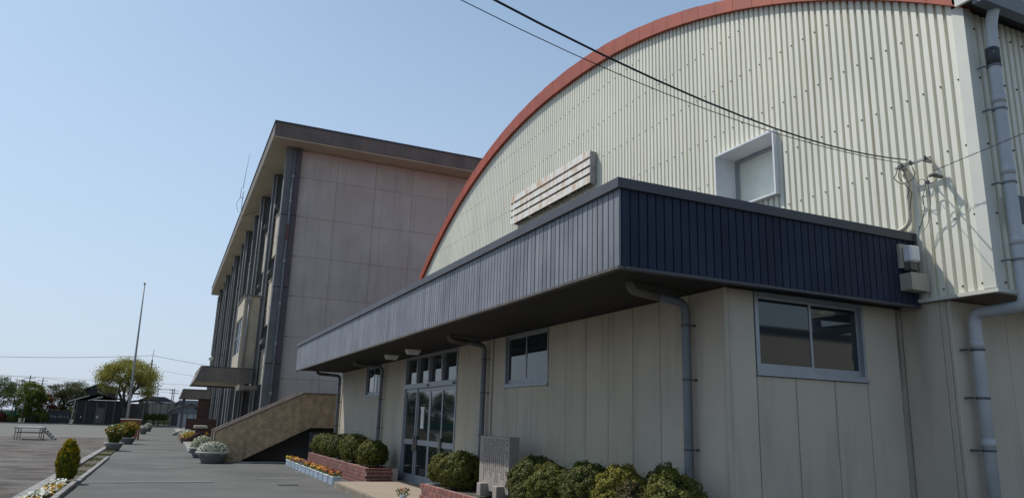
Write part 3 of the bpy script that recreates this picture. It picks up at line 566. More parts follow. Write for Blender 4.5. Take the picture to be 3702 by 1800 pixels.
# service bracket, cable loops and conduit on the gable
t = thing('cable_bracket', 'steel cable bracket with looped black cable and conduit bending down to canopy', 'bracket', (8.1, 5.95, 4.85))
s = MB(); s.box(8.07, 8.095, 5.64, 6.10, 4.845, 4.87); s.box(8.08, 8.21, 5.68, 5.71, 4.83, 4.87); s.box(8.08, 8.21, 6.02, 6.05, 4.83, 4.87); s.build('arm', M['steel'], t)
for yy in (5.66, 5.86, 5.98): s = MB(); s.lathe([(0, 4.83), (.012, 4.835), (.018, 4.85), (.010, 4.86), (.018, 4.875), (.010, 4.89), (0, 4.895)], 8.05, yy, 10); s.build('insulator', M['darkhw'], t)
s = MB(); s.tube([(8.04 + .02 * math.sin(i), 5.945 + .135 * math.cos(i * math.pi / 12), 4.74 + .13 * math.sin(i * math.pi / 12)) for i in range(25)], .0055, 6, cap=False)
s.tube([(8.03, 5.99, 4.85), (8.02, 6.02, 4.72), (8.05, 5.97, 4.62), (8.12, 5.93, 4.5), (8.15, 6.0, 4.3)], .0045, 6); s.tube([(8.03, 5.9, 4.85), (8.02, 5.93, 4.72), (8.06, 5.9, 4.58), (8.14, 6.02, 4.45)], .004, 6); s.build('cable_loop', M['wire'], t)
s = MB(); s.smooth = True; s.tube([(8.16, 6.04, 4.83), (8.17, 6.02, 4.5)] + elbow((8.17, 6.02, 4.5), (8.17, 6.03, 4.10), (8.17, 6.45, 4.03), .14) + [(8.17, 6.45, 4.03), (8.12, 6.7, 4.015)], .028, 10); s.build('conduit', M['cream'], t)
t = thing('cable_clamp', 'small tangled cable clamp on the gable near corner with thin wires hanging', 'bracket', (8.1, 5.6, 4.6))
s = MB(); s.box(8.05, 8.21, 5.56, 5.60, 4.60, 4.63); s.box(8.04, 8.06, 5.52, 5.63, 4.60, 4.625); s.box(8.02, 8.05, 5.63, 5.67, 4.52, 4.56); s.build('arm', M['darkhw'], t)
s = MB(); s.tube([(8.03, 5.58 + .065 * math.cos(i * math.pi / 8), 4.57 + .06 * math.sin(i * math.pi / 8)) for i in range(17)], .004, 6, cap=False)
s.tube([(8.02, 5.72 + .05 * math.cos(i * math.pi / 8), 4.55 + .045 * math.sin(i * math.pi / 8)) for i in range(14)], .004, 5, cap=False); s.build('cable_loop', M['wire'], t)
s = MB(); s.tube([(8.02, 5.66, 4.52), (8.04, 5.73, 4.38), (8.10, 5.77, 4.24), (8.12, 5.84, 4.08), (8.12, 5.9, 3.98)], .004, 6); s.tube([(8.03, 5.64, 4.52), (8.10, 5.68, 4.3), (8.16, 5.78, 4.08), (8.15, 5.85, 3.98)], .003, 5)
s.tube([(8.15, 5.98, 3.98), (8.15, 5.99, 3.85), (8.05, 5.96, 3.80), (8.04, 5.98, 3.7)], .008, 6); s.build('drop_wire', M['wire'], t)
# overhead wires
def sag(A, B, d, n=30):
    A, B = Vector(A), Vector(B); return [A.lerp(B, i / n) - Vector((0, 0, d * 4 * (i / n) * (1 - i / n))) for i in range(n + 1)]
def wire(label, A, B, d, r=.008):
    s = MB(); s.smooth = True; s.tube(sag(A, B, d), r, 6); s.build('overhead_wire', M['wire'], label=label, cat='wire', group='overhead wires')
WIRES_NEAR = True
wire('thick upper service cable running from sky to the gable bracket', (8.02, 5.88, 4.90), (-9.0, -0.33, 5.41), 1.284, .0075)
wire('thin lower service cable running from sky to the gable bracket', (8.02, 5.96, 4.88), (-9.0, 3.63, 8.80), 1.532, .0042)
s = MB(); s.smooth = True
A_, B_ = Vector((7.99, 5.54, 4.64)), Vector((7.75, -5.0, 5.95)); pts = sag(A_, B_, .12, 160)
for ph in (0, math.pi): s.tube([p + Vector((.006 * math.cos(i * 1.1 + ph), 0, .006 * math.sin(i * 1.1 + ph))) for i, p in enumerate(pts)], .0028, 5)
s.build('overhead_wire', M['wire'], label='twisted black cable leaving the gable clamp past right corner', cat='wire', group='overhead wires')

# ------------------------------------------------------------------ school building
sb = thing('school_building', 'four storey grey concrete school block with deep eaves and slim front pillars', 'building', (10, 60, 0))
SY0, SY1, SX = 36.5, 90.2, 3.99
MB().box(4.95, 17.0, SY0 + .245, SY1, 0, 14.72).build('core', M['concjoint'], sb)
xs = [4.74, 6.62, 8.62, 10.63, 12.63, 14.63, 16.95]; zs = [0, 1.3, 3.3, 5.3, 7.27, 9.26, 11.27, 13.3, 14.74]
for a_, b_ in zip(xs[:-1], xs[1:]):
    for c_, d_ in zip(zs[:-1], zs[1:]): MB().cbox(a_ + .015, b_ - .015, SY0 + .232, SY0 + .26, c_ + .012, d_ - .012, .008).build('wall_panel', M['conc'], sb)
# eave slab
ev = MB().box(3.2, 18, 35.45, SY1 - .6, 14.80, 15.50).build('eave', M['eave'], sb)
MB().box(3.16, 18, 35.41, SY1 - .56, 15.503, 15.58).build('roof_edge', M['coping'], ev, loc=ORG[ev])
MB().box(3.23, 17.9, 35.48, SY1 - .63, 14.745, 14.798).build('soffit', M['eavesoffit'], ev, loc=ORG[ev])
NB = 11; SPC = 4.87; PW = .55
for i in range(NB + 1):
    y = SY0 + i * SPC; big = i % 2 == 0; x = SX if i == 0 or not big else SX - .13
    pl = MB()
    for a_, b_ in ((0.0, 3.95), (3.985, 7.60), (7.635, 11.2), (11.235, 14.74)): pl.box(x, 4.36 if i == 0 else 4.94, y, y + PW, a_, b_)
    p = pl.build('pillar', M['pillar'], sb)
    pl = MB()
    for a_, b_ in ((0.0, 3.96), (3.975, 7.61), (7.625, 11.21), (11.225, 14.735)): pl.box(x + .02, 4.7, y + .02, y + PW - .02, a_, b_)
    pl.build('pillar_core', M['walldark'], p, loc=ORG[p])
    if i == 0:
        pl = MB()
        for a_, b_ in ((0.0, 3.95), (3.985, 7.60), (7.635, 11.2), (11.235, 14.738)): pl.box(4.44, 4.735, y, y + PW, a_, b_)
        pl.build('pillar_return', M['pillarpurple'], p, loc=ORG[p])
        MB().box(4.362, 4.438, y + .03, y + .3, 0, 14.738).build('pillar_groove', M['steel'], p, loc=ORG[p])
    if big or i == 1:
        s = MB(); px_ = 4.38 if i == 0 else x + .16; py = y - .06
        s.smooth = True; s.tube([(px_, py, 14.7), (px_, py, 9.9), (px_, py, 6), (px_, py, .1)], .055, 10); d_ = s.build('downpipe', M['steel'] if i else M['pipe'], sb)
        for z in (13.2, 11.9, 8.9, 6.8, 4.9, 2.6): s = MB(); s.tube([(px_, py, z - .06), (px_, py, z + .06)], .07, 10); s.build('collar', M['steel'], d_, loc=ORG[d_])
        if i == 0: s = MB(); s.tube([(px_, py, 9.9), (px_, py, 10.7)], .066, 10); s.build('sleeve', mat('brown_red_sleeve', (0.12, 0.06, 0.055), rough=0.7), d_, loc=ORG[d_])
for i in range(NB):
    ya = SY0 + i * SPC + PW; yb = SY0 + (i + 1) * SPC
    MB().box(4.62, 4.94, ya, yb, 13.35, 14.74).build('top_panel', M['conc'], sb)
    for f, (z0, z1, w1) in enumerate(((9.75, 12.2, 13.35), (6.05, 8.6, 9.75), (3.0, 4.9, 6.05))):
        q = MB(); q.box(4.28, 4.94, ya + .002, yb - .002, z0 + .12, z1 - .06); q.box(4.24, 4.94, ya + .002, yb - .002, z1 - .058, z1)
        sp = q.build('spandrel', M['spandrel'], sb)
        s = MB()
        for yy in (ya + .7, ya + 2.2, ya + 3.7): s.box(4.2, 4.28, yy, yy + .05, z0 + .9, z0 + .95)
        s.build('pipe_stub', M['bracket'], sp, loc=ORG[sp])
        fr = MB(); fr.box(4.66, 4.74, ya, yb, z1, z1 + .06); fr.box(4.66, 4.74, ya, yb, w1 + .04, w1 + .10)
        for q_ in range(4): yy = ya + (yb - ya - .06) * q_ / 3; fr.box(4.66, 4.74, yy, yy + .06, z1 + .06, w1 + .04)
        wd = fr.build('window', M['alu'], sb)
        for q_ in range(3):
            yy = ya + (yb - ya) * q_ / 3; MB().box(4.70, 4.71, yy + .07, yy + (yb - ya) / 3 - .02, z1 + .06, w1 + .04).build('pane', M['glass'], wd, loc=ORG[wd])
        if i in (0, 1) and f < 3:
            s = MB(); yy = ya + 2.6; n = 8     # dark half round hood
            ring = [(4.66 - .62 * math.sin(t_ * math.pi / (2 * n)) ** .8, z1 + .25 + .45 * math.cos(t_ * math.pi / (2 * n))) for t_ in range(n + 1)] + [(4.66, z1 + .25)]
            s.prism(ring, 1, yy, yy + .7); s.build('vent_hood', M['pillar'], sb)
    # ground floor doors
    fr = MB(); fr.box(4.6, 4.7, ya, yb, 2.85, 3.0)
    for q_ in range(5): yy = ya + (yb - ya - .07) * q_ / 4; fr.box(4.6, 4.7, yy, yy + .07, .1, 2.85)
    wd = fr.build('ground_window', M['pillarpurple'], sb)
    for q_ in range(4): yy = ya + (yb - ya) * q_ / 4; MB().box(4.64, 4.65, yy + .06, yy + (yb - ya) / 4, .5, 2.85).build('pane', M['glass'], wd, loc=ORG[wd])
    MB().box(4.58, 4.72, ya + .001, yb - .001, 0, .5).build('plinth', M['pillarpurple'], sb)
# projecting bay over the entrance
bx0, by0, by1, bz0, bz1 = 3.18, 41.45, 45.7, 3.96, 7.86
q = MB(); q.box(bx0, 3.97, by0, by0 + .2, bz0, bz1 - .1); q.box(bx0, 3.97, by1 - .2, by1, bz0, bz1 - .1); q.box(bx0, 3.97, by0 + .2, by1 - .2, bz0, 4.80); q.box(bx0, 3.97, by0 + .2, by1 - .2, 6.75, bz1 - .1)
bay = q.build('projecting_bay', M['spandrel'], sb)
MB().box(bx0 - .04, 3.97, by0 - .04, by1 + .04, bz1 - .098, bz1).build('cap', M['eave'], bay, loc=ORG[bay])
fr = MB()
for k_ in range(5): yy = by0 + .2 + (by1 - by0 - .46) * k_ / 4; fr.box(bx0 + .05, bx0 + .11, yy, yy + .06, 4.80, 6.75)
for z in (4.80, 5.75, 6.69): fr.box(bx0 + .052, bx0 + .108, by0 + .2, by1 - .2, z, z + .06)
fr.build('bay_window', M['alu'], bay, loc=ORG[bay])
MB().box(bx0 + .075, bx0 + .085, by0 + .2, by1 - .2, 4.8, 6.75).build('pane', M['glass'], bay, loc=ORG[bay])
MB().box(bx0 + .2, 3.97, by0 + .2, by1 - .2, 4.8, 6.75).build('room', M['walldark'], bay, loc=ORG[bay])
s = MB(); s.smooth = True; s.tube([(3.42, by0 - .07, 7.55), (3.42, by0 - .07, 4.05)], .06, 10); s.build('downpipe', M['steel'], bay, loc=ORG[bay])
MB().prism([(3.3, 7.75), (3.55, 7.75), (3.48, 7.5), (3.36, 7.5)], 1, by0 - .16, by0 - .005).build('hopper', M['steel'], bay, loc=ORG[bay])
def canopy2(y0_, y1_, z0, z1, x0, x0t, nm, hollow=0.22):
    q = MB(); q.prism([(x0, z0), (x0t, z1), (3.95, z1), (3.95, z0 + hollow), (x0 + .35, z0 + hollow)], 1, y0_ + .12, y1_ - .12)
    q.prism([(x0, z0), (x0t, z1), (3.95, z1), (3.95, z0)], 1, y0_, y0_ + .118); q.prism([(x0, z0), (x0t, z1), (3.95, z1), (3.95, z0)], 1, y1_ - .118, y1_)
    c = q.build('entrance_canopy', M['canopyconc'], sb)
    MB().box(x0 + .12, 3.95, y0_ + .125, y1_ - .125, z0 + .10, z0 + .18).build('soffit', M['eavesoffit'], c, loc=ORG[c])
    MB().box(x0t - .015, 3.95, y0_ - .02, y1_ + .02, z1 + .002, z1 + .05).build('cap', M['coping'], c, loc=ORG[c]); return c
canopy2(41.0, 49.6, 3.17, 3.90, 1.18, 1.43, 'a')
c3 = canopy2(79.5, 87.0, 3.02, 3.86, 1.18, 1.42, 'b')
for yy in (80.5, 86): MB().box(1.6, 1.75, yy, yy + .15, .12, 3.1).build('post', M['pillar'], c3, loc=ORG[c3])
MB().box(2.9, 3.9, 79.7, 80.0, .1, 3.1).build('side_wall', M['dbrick'], c3, loc=ORG[c3])
q = MB(); q.box(3.3, 3.95, 38.2, 40.7, 2.78, 2.96); q.box(3.12, 3.3, 38.2, 40.7, 2.74, 3.0); q.build('door_canopy', M['canopyconc'], sb)
# aerial on the eave
t = thing('roof_aerial', 'thin grey whip aerial standing on the school eave edge', 'aerial', (3.3, 53.6, 15.6))
s = MB(); s.tube([(3.18, 53.6, 15.55), (3.18, 53.6, 17.0)], .022, 6); s.box(3.0, 3.22, 53.5, 53.56, 16.5, 16.53); s.box(3.0, 3.03, 53.5, 53.56, 16.5, 17.2); s.build('mast', M['steel'], t)
s = MB(); s.tube([(3.12, 53.6, 17.2), (3.30, 53.6, 19.8)], .022, 6, r2=.010); s.build('whip', M['steel'], t)
s = MB(); s.tube([(3.0, 53.55, 16.5), (2.8, 53.5, 16.0), (2.95, 53.5, 15.5), (3.3, 51.5, 14.72), (4.0, 49, 14.5)], .015, 5); s.build('cable', M['wire'], t)
# globe lamp on the facade
t = thing('wall_lamp', 'round glass lamp on a curved arm on the far school pillars', 'lamp', (3.7, 65.9, 6.3))
s = MB(); s.tube([(3.9, 65.9, 6.3), (3.6, 65.9, 6.45), (3.2, 65.9, 6.4), (2.95, 65.9, 6.2)], .04, 8); s.build('arm', M['bracket'], t)
s = MB(); s.smooth = True; s.lathe([(.0, 5.82), (.12, 5.86), (.19, 6.0), (.17, 6.14), (.06, 6.22), (0, 6.22)], 2.95, 65.9, 14); s.build('globe', M['white'], t)

# ------------------------------------------------------------------ outdoor staircase
st = thing('outdoor_staircase', 'brown rough rendered outdoor staircase rising beside the gymnasium end', 'staircase', (3.5, 28, 0))
def par(y0_, y1_, nm):
    q = MB(); q.prism([(1.66, 0.0), (1.66, .98), (4.45, 2.36), (8.2, 2.38), (8.2, 1.22), (4.78, 1.20), (2.42, 0.0)], 1, y0_, y1_); o_ = q.build('parapet', M['stair'], st)
    q = MB(); h = .05; q.prism([(1.62, .0), (1.62, .985 + h), (4.43, 2.365 + h), (8.2, 2.385 + h), (8.2, 2.385), (4.45, 2.365), (1.657, .985), (1.657, 0)], 1, y0_ - .02, y1_ + .02); q.build('coping', M['stairtop'], o_, loc=ORG[o_])
par(27.45, 27.62, 'a'); par(29.0, 29.17, 'b')
MB().prism([(2.0, 0), (2.5, .02), (4.8, 1.18), (8.2, 1.20), (8.2, 0)], 1, 28.90, 28.99).build('back_wall', M['greywall'], st)
for i in range(10): MB().box(1.75 + i * .29, 1.75 + (i + 1) * .29 - .002, 27.63, 28.99, max(0, .146 * (i + 1) - .30), .146 * (i + 1)).build('step', M['kerb'], st)
MB().box(4.66, 8.2, 27.63, 28.99, 1.25, 1.46).build('landing', M['kerb'], st)
t = thing('louvre_cabinet', 'dark slatted metal cabinet standing in shade under the staircase', 'cabinet', (5.0, 26.9, 0))
MB().box(4.72, 5.35, 26.75, 27.2, .05, 1.05).build('case', M['darkhouse'], t)
for i in range(9): MB().box(4.75, 5.32, 26.70, 26.752, .12 + i * .1, .17 + i * .1).build('slat', M['pipe'], t)

# ------------------------------------------------------------------ brick planters
def brick_planter(label, x0, x1, y0_, y1_, z0, z1, ends, blocked=None):
    t = thing('brick_planter', label, 'planter', ((x0 + x1) / 2, (y0_ + y1_) / 2, 0), 'brick planters along the gymnasium wall')
    core = MB(); core.box(x0 + .012, x0 + .10, y0_ + .012, y1_ - .012, 0, z1 - .022); core.box(x0 + .10, x1, y0_ + .012, y0_ + .10, 0, z1 - .022); core.box(x0 + .10, x1, y1_ - .10, y1_ - .012, 0, z1 - .022)
    core.build('mortar_wall', M['mortar'], t)
    bh, gap = .058, .017; L_ = .215; n = int((z1 - z0) / (bh + gap)); hh = (z1 - z0) / n
    b1 = MB().cbox(-.012, .05, -(L_ / 2 - .005), (L_ / 2 - .005), 0, hh - gap, .004).mesh('brick', M['brick'])
    cnt = 0
    for r_ in range(n):
        z = z0 + r_ * hh + .001; y = y0_ + (L_ / 2 if r_ % 2 == 0 else L_)
        y = y1_ - (L_ / 2 if r_ % 2 == 0 else L_)
        while y > y0_ + L_ / 2 - .02 and cnt < 245:
            inst('brick', b1, t, (x0 + .012 + rnd.uniform(-.002, .002), y, z)); y -= L_; cnt += 1
    if ends:
        for r_ in range(n):
            z = z0 + r_ * hh + .001; x = x0 + (L_ / 2 if r_ % 2 else L_ * .35)
            while x < x1 - L_ * .3: inst('brick', b1, t, (x, y0_ + .012, z), rot=math.pi / 2); x += L_
    MB().box(x0 + .10, x1, y0_ + .10, y1_ - .10, 0, z1 - .05).build('soil', M['soil'], t)
    return t
brick_planter('far red brick planter holding round bushes left of the glass doors', 4.51, 5.28, 17.92, 25.9, .02, .445, True)
brick_planter('near red brick planter holding round bushes and stone right of doors', 4.47, 5.46, 9.15, 13.72, .15, .445, False)
brick_planter('nearest red brick planter stretch under yellowish bushes by the corner', 4.47, 5.46, 5.4, 9.14, .15, .445, True)

# ------------------------------------------------------------------ clipped bushes
def bush_mesh(name, rx, ry, rz, n, seed, ln, wd, mt, flat=0.0, core=True):
    rg = np.random.default_rng(seed); S = np.array([rx, ry, rz]); av = (rx + ry + rz) / 3
    ph = rg.uniform(0, 6.3, (7, 3)); fr = rg.uniform(2.2, 6, (7, 3))
    lump = lambda D: 1 + sum(0.026 * np.sin(D @ fr[k] + ph[k, 0]) for k in range(7))
    K = int(150 * (av / .36) ** 0) ; rc = av * .17
    i = np.arange(K) + .5; zz = 1 - 1.75 * i / K; a_ = i * 2.39996; D = np.stack([np.cos(a_) * np.sqrt(np.clip(1 - zz * zz, 0, 1)), np.sin(a_) * np.sqrt(np.clip(1 - zz * zz, 0, 1)), zz], 1) + rg.normal(0, .07, (K, 3)); D /= np.linalg.norm(D, axis=1, keepdims=True)
    Cc = D * (lump(D) * rg.uniform(.82, .97, K))[:, None] * S; rk = rc * rg.uniform(.7, 1.3, K)
    ci = rg.integers(0, K, n); L = rg.normal(0, 1, (n, 3)); L /= np.linalg.norm(L, axis=1, keepdims=True); out = D[ci]
    dt = (L * out).sum(1, keepdims=True); L = np.where(dt < -.25, L - 2 * dt * out, L)
    P = Cc[ci] + L * rk[ci][:, None] * rg.uniform(.75, 1.05, (n, 1)); st = rg.random(n) < .012; P[st] += out[st] * rg.uniform(.02, .09, (st.sum(), 1)) * av / .36
    V, F = leaves(P, L * .7 + out * .5, ln, wd, rg, .45)
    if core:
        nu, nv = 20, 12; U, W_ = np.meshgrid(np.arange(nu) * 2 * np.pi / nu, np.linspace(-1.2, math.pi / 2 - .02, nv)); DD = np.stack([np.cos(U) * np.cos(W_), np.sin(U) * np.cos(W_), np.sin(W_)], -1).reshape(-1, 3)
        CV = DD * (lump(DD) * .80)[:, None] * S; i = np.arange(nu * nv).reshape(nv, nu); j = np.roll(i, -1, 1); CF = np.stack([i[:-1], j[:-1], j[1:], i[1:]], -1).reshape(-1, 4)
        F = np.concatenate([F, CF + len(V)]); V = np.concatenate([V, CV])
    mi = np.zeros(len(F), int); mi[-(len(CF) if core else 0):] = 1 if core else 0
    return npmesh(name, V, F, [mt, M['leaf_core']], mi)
def bush(label, x, y, zc, rx, ry, rz, n, seed, mt, ln=.034, wd=.020, group='clipped round bushes', base=.38, name='round_bush'):
    t = thing(name, label, 'bush', (x, y, base), group)
    o_ = inst('foliage', bush_mesh('foliage', rx, ry, rz, n, seed, ln, wd, mt), t, (x, y, zc))
    s = MB()
    for k_ in range(4): a_ = k_ * 1.7 + seed; s.tube([(x + .03 * math.cos(a_), y + .03 * math.sin(a_), base), (x + rx * .45 * math.cos(a_), y + ry * .45 * math.sin(a_), zc)], .014, 6, r2=.007)
    s.build('stem', M['wood'], t); return t
B, Dk, Go, Pk, Fr = M['leaf_bush'], M['leaf_dark'], M['leaf_gold'], M['leaf_pink'], M['leaf_fresh']
bush('dense green bush at the far end of the far brick planter', 4.90, 25.2, .70, .40, .55, .33, 7000, 1, B, .045, .028)
bush('green bush second from the far end of the far planter', 4.92, 24.0, .72, .38, .52, .33, 7000, 2, B, .045, .028)
bush('wide green bush in the middle of the far brick planter', 4.90, 22.7, .74, .38, .55, .34, 7500, 3, Dk, .045, .028)
bush('tall green bush second from near end of the far planter', 4.90, 20.9, .76, .40, .72, .36, 9500, 4, B, .042, .026)
bush('rounded bush at the near end of the far planter by doors', 4.90, 19.0, .70, .37, .52, .33, 9500, 5, B, .040, .024)
bush('smaller round bush leftmost in the near planter beside the doors', 4.92, 13.62, .68, .30, .38, .29, 12000, 6, B, .032, .019)
bush('round green bush just left of the engraved stone', 4.90, 12.80, .70, .39, .42, .34, 17000, 7, B, .032, .019)
bush('dark green bush just right of the engraved stone', 4.92, 9.80, .72, .38, .42, .37, 19000, 8, Dk, .030, .018)
bush('mid green bush with yellow tips between the two dark bushes', 4.74, 8.98, .70, .30, .36, .34, 15000, 9, B, .029, .018)
bush('dark green bush in the middle of the near planter', 4.86, 8.22, .74, .36, .34, .36, 18000, 10, Dk, .029, .018)
bush('yellowish golden bush second from the wall corner', 4.82, 7.42, .74, .33, .32, .37, 20000, 12, Go, .028, .017)
bush('dark bush top showing behind the golden bush at the wall', 5.18, 7.12, .78, .22, .24, .385, 9000, 13, Dk, .028, .017)
bush('round olive bush nearest the camera below the corner downpipe', 4.86, 6.56, .71, .32, .33, .37, 20000, 14, B, .027, .017)
bush('low reddish tinged bush tucked between golden and olive bushes', 4.62, 6.93, .62, .20, .22, .36, 9000, 15, Pk, .027, .016)
bush('low dark green bush in front at the planter edge', 4.60, 9.42, .55, .22, .24, .24, 8000, 16, Dk, .028, .017)
bush('bright fresh green bush glimpsed behind the dark bushes', 5.22, 8.98, .74, .20, .26, .34, 7000, 17, Fr, .030, .020)

# ------------------------------------------------------------------ engraved stone
t = thing('engraved_stone', 'upright grey stone slab engraved with columns of characters on two feet', 'monument', (4.9, 11.15, .45))
MB().cbox(4.85, 5.02, 10.60, 11.77, .50, 1.352, .006).build('slab', M['stone'], t)
for yy in (10.74, 11.38): MB().cbox(4.72, 5.10, yy, yy + .16, .42, .62, .008).build('foot', M['stone'], t)
def glyph(s, ax, pos, u0, v0, w, h, rg, th=.12, dep=.002, sgn=1):      # a few strokes in a character cell; u runs along the surface
    def bar(a, b, c, d):
        if ax == 0: s.box(pos - dep, pos, min(a, b), max(a, b), c, d)
        else: s.box(min(a, b), max(a, b), pos - dep, pos, c, d)
    n = rg.choice((3, 4, 5)); tw = w * th; tv = h * th
    for k_ in range(n):
        if rg.random() < .55: v = v0 + h * rg.choice((.08, .3, .5, .7, .88)); bar(u0 + w * rg.choice((.05, .2)), u0 + w * rg.choice((.8, .95)), v, v + tv)
        else: u = u0 + w * rg.choice((.12, .45, .75)); bar(u, u + tw, v0 + h * rg.choice((.05, .2)), v0 + h * rg.choice((.7, .95)))
rg = random.Random(3); s = MB()
for k_ in range(9):
    if k_ in (2, 5): continue
    glyph(s, 0, 4.85, 10.66, 1.275 - k_ * .062, .055, .050, rg, .2)
for c_ in range(12):
    yy = 10.78 + c_ * .078; n = rg.choice((17, 19, 20, 21, 22)) if c_ < 11 else 14
    for k_ in range(n):
        if c_ == 11 and k_ < 9: continue
        glyph(s, 0, 4.85, yy, 1.285 - k_ * .030, .034, .025, rg, .22)
s.build('inscription', M['engrave'], t)

# ------------------------------------------------------------------ flower boxes
def flowers_mesh(name, cx, cy, z, rx, ry, hz, nl, nf, cols, seed, fs=.045, ls=.05):
    rg = np.random.default_rng(seed); P = np.stack([cx + rg.uniform(-rx, rx, nl), cy + rg.uniform(-ry, ry, nl), z + rg.uniform(0, hz, nl)], 1)
    V1, F1 = leaves(P, np.tile([0, 0, 1.0], (nl, 1)), ls, ls * .5, rg, .7)
    Q = np.stack([cx + rg.uniform(-rx, rx, nf), cy + rg.uniform(-ry, ry, nf), z + hz * rg.uniform(.6, 1.15, nf)], 1); Nn = np.tile([-.45, -.35, .75], (nf, 1)) + rg.normal(0, .3, (nf, 3))
    VV, FF, MI = [V1], [F1], [np.zeros(len(F1), int)]; k = len(V1)
    ci = np.floor(rg.random(nf) * len(cols)).astype(int)
    for rep in range(3):
        v, f = leaves(Q + rg.normal(0, fs * .12, Q.shape), Nn, fs, fs * .9, rg, .15); VV.append(v); FF.append(f + k); MI.append(ci + 1); k += len(v)
    return npmesh(name, np.concatenate(VV), np.concatenate(FF), [M['leaf_tree']] + [M[c] for c in cols], np.concatenate(MI))
Y_, O_, R_, P_, W_c = 'pet_yellow', 'pet_orange', 'pet_maroon', 'pet_purple', 'pet_white'
schemes = [(O_, R_, O_, R_), (R_, R_, O_), (O_, Y_, O_), (Y_, O_, O_), (Y_, R_, Y_), (O_, Y_, R_), (Y_, O_, O_), (R_, R_, R_, P_), (R_, O_, Y_), (O_, R_, Y_), (Y_, Y_, O_), (O_, Y_, Y_)]
names = ['orange and maroon', 'mostly maroon', 'orange and yellow', 'yellow and orange', 'yellow with maroon', 'mixed orange and red', 'bright yellow', 'dark maroon', 'red and orange', 'orange red', 'pure yellow', 'golden yellow']
ordn = ['nearest the platform', 'second from the platform', 'third from the platform', 'fourth from the platform', 'fifth from the platform', 'sixth from the platform', 'sixth from the far end', 'fifth from the far end', 'fourth from the far end', 'third from the far end', 'second from the far end', 'at the far end of the row']
fb = None
for i in range(12):
    yc = 18.33 + .31 + i * .64; xc = 3.93
    t = thing('flower_box', 'pale blue flower box with %s pansies, %s' % (names[i], ordn[i]), 'flower box', (xc, yc, 0), 'pale blue flower boxes in a row')
    if fb is None:
        m = MB(); m.prism([(-.085, 0), (-.105, .175), (.105, .175), (.085, 0)], 1, -.24, .24)
        for q_ in range(4): m.box(-.112, -.09, -.20 + q_ * .115, -.17 + q_ * .115, .01, .15)
        me1 = m.mesh('trough', M['box']); me2 = MB().cbox(-.12, .12, -.285, .285, .172, .198, .008).mesh('rim', M['boxrim']); fb = (me1, me2)
    inst('trough', fb[0], t, (xc, yc, 0.008)); inst('rim', fb[1], t, (xc, yc, 0.008))
    inst('flowers', flowers_mesh('flowers', 0, 0, .19, .12, .29, .10, 260, 46, schemes[i], 50 + i, .06, .06), t, (xc, yc, 0))
# clumps in the planting strip
for i, (x, y, rx, ry, cols, lab) in enumerate(((-1.80, 18.0, .12, .40, (W_c, W_c), 'white pansy clump just in front of the golden conifer'), (-1.74, 17.1, .14, .55, (Y_, Y_, 'pet_cream'), 'yellow pansy clump in the strip between white clumps'),
        (-1.76, 16.2, .12, .42, (Y_, W_c), 'mixed yellow and white pansy clump in the strip'), (-1.80, 15.5, .12, .30, (W_c, 'pet_cream'), 'low white pansy clump in the middle of the strip'), (-1.83, 14.7, .12, .38, (W_c, W_c, Y_), 'nearest white pansy clump at the bottom edge of view'))):
    o_ = inst('pansy_clump', flowers_mesh('pansy_clump', 0, 0, 0, rx, ry, .10, 420, 60, cols, 90 + i, .062, .05), None, (x, y, .045)); tag(o_, lab, 'flowers', 'pansies in the planting strip')
n = 2600; P = np.stack([nr.uniform(-1.95, -1.6, n), 19.6 + nr.uniform(0, 1, n) ** .8 * 15.5, np.full(n, .055)], 1)
P = P[(np.sin(P[:, 1] * 2.1) + nr.normal(0, .5, n)) > .1]
V, F = leaves(P, nr.normal(0, 1, P.shape) * np.array([1, 1, .2]), .07, .012, nr, .3); o_ = obj_from('weeds', npmesh('weeds', V, F, M['grass'])); tag(o_, 'thin weeds growing in the soil strip', 'weeds', kind='stuff')
n = 900; P = np.stack([nr.uniform(-1.95, -1.6, n), nr.uniform(12.5, 19, n), np.full(n, .055)], 1)
V, F = leaves(P, nr.normal(0, 1, P.shape) * np.array([1, 1, .2]), .06, .012, nr, .3); o_ = obj_from('weeds', npmesh('weeds', V, F, M['grass'])); tag(o_, 'thin weeds growing between the pansies', 'weeds', kind='stuff')
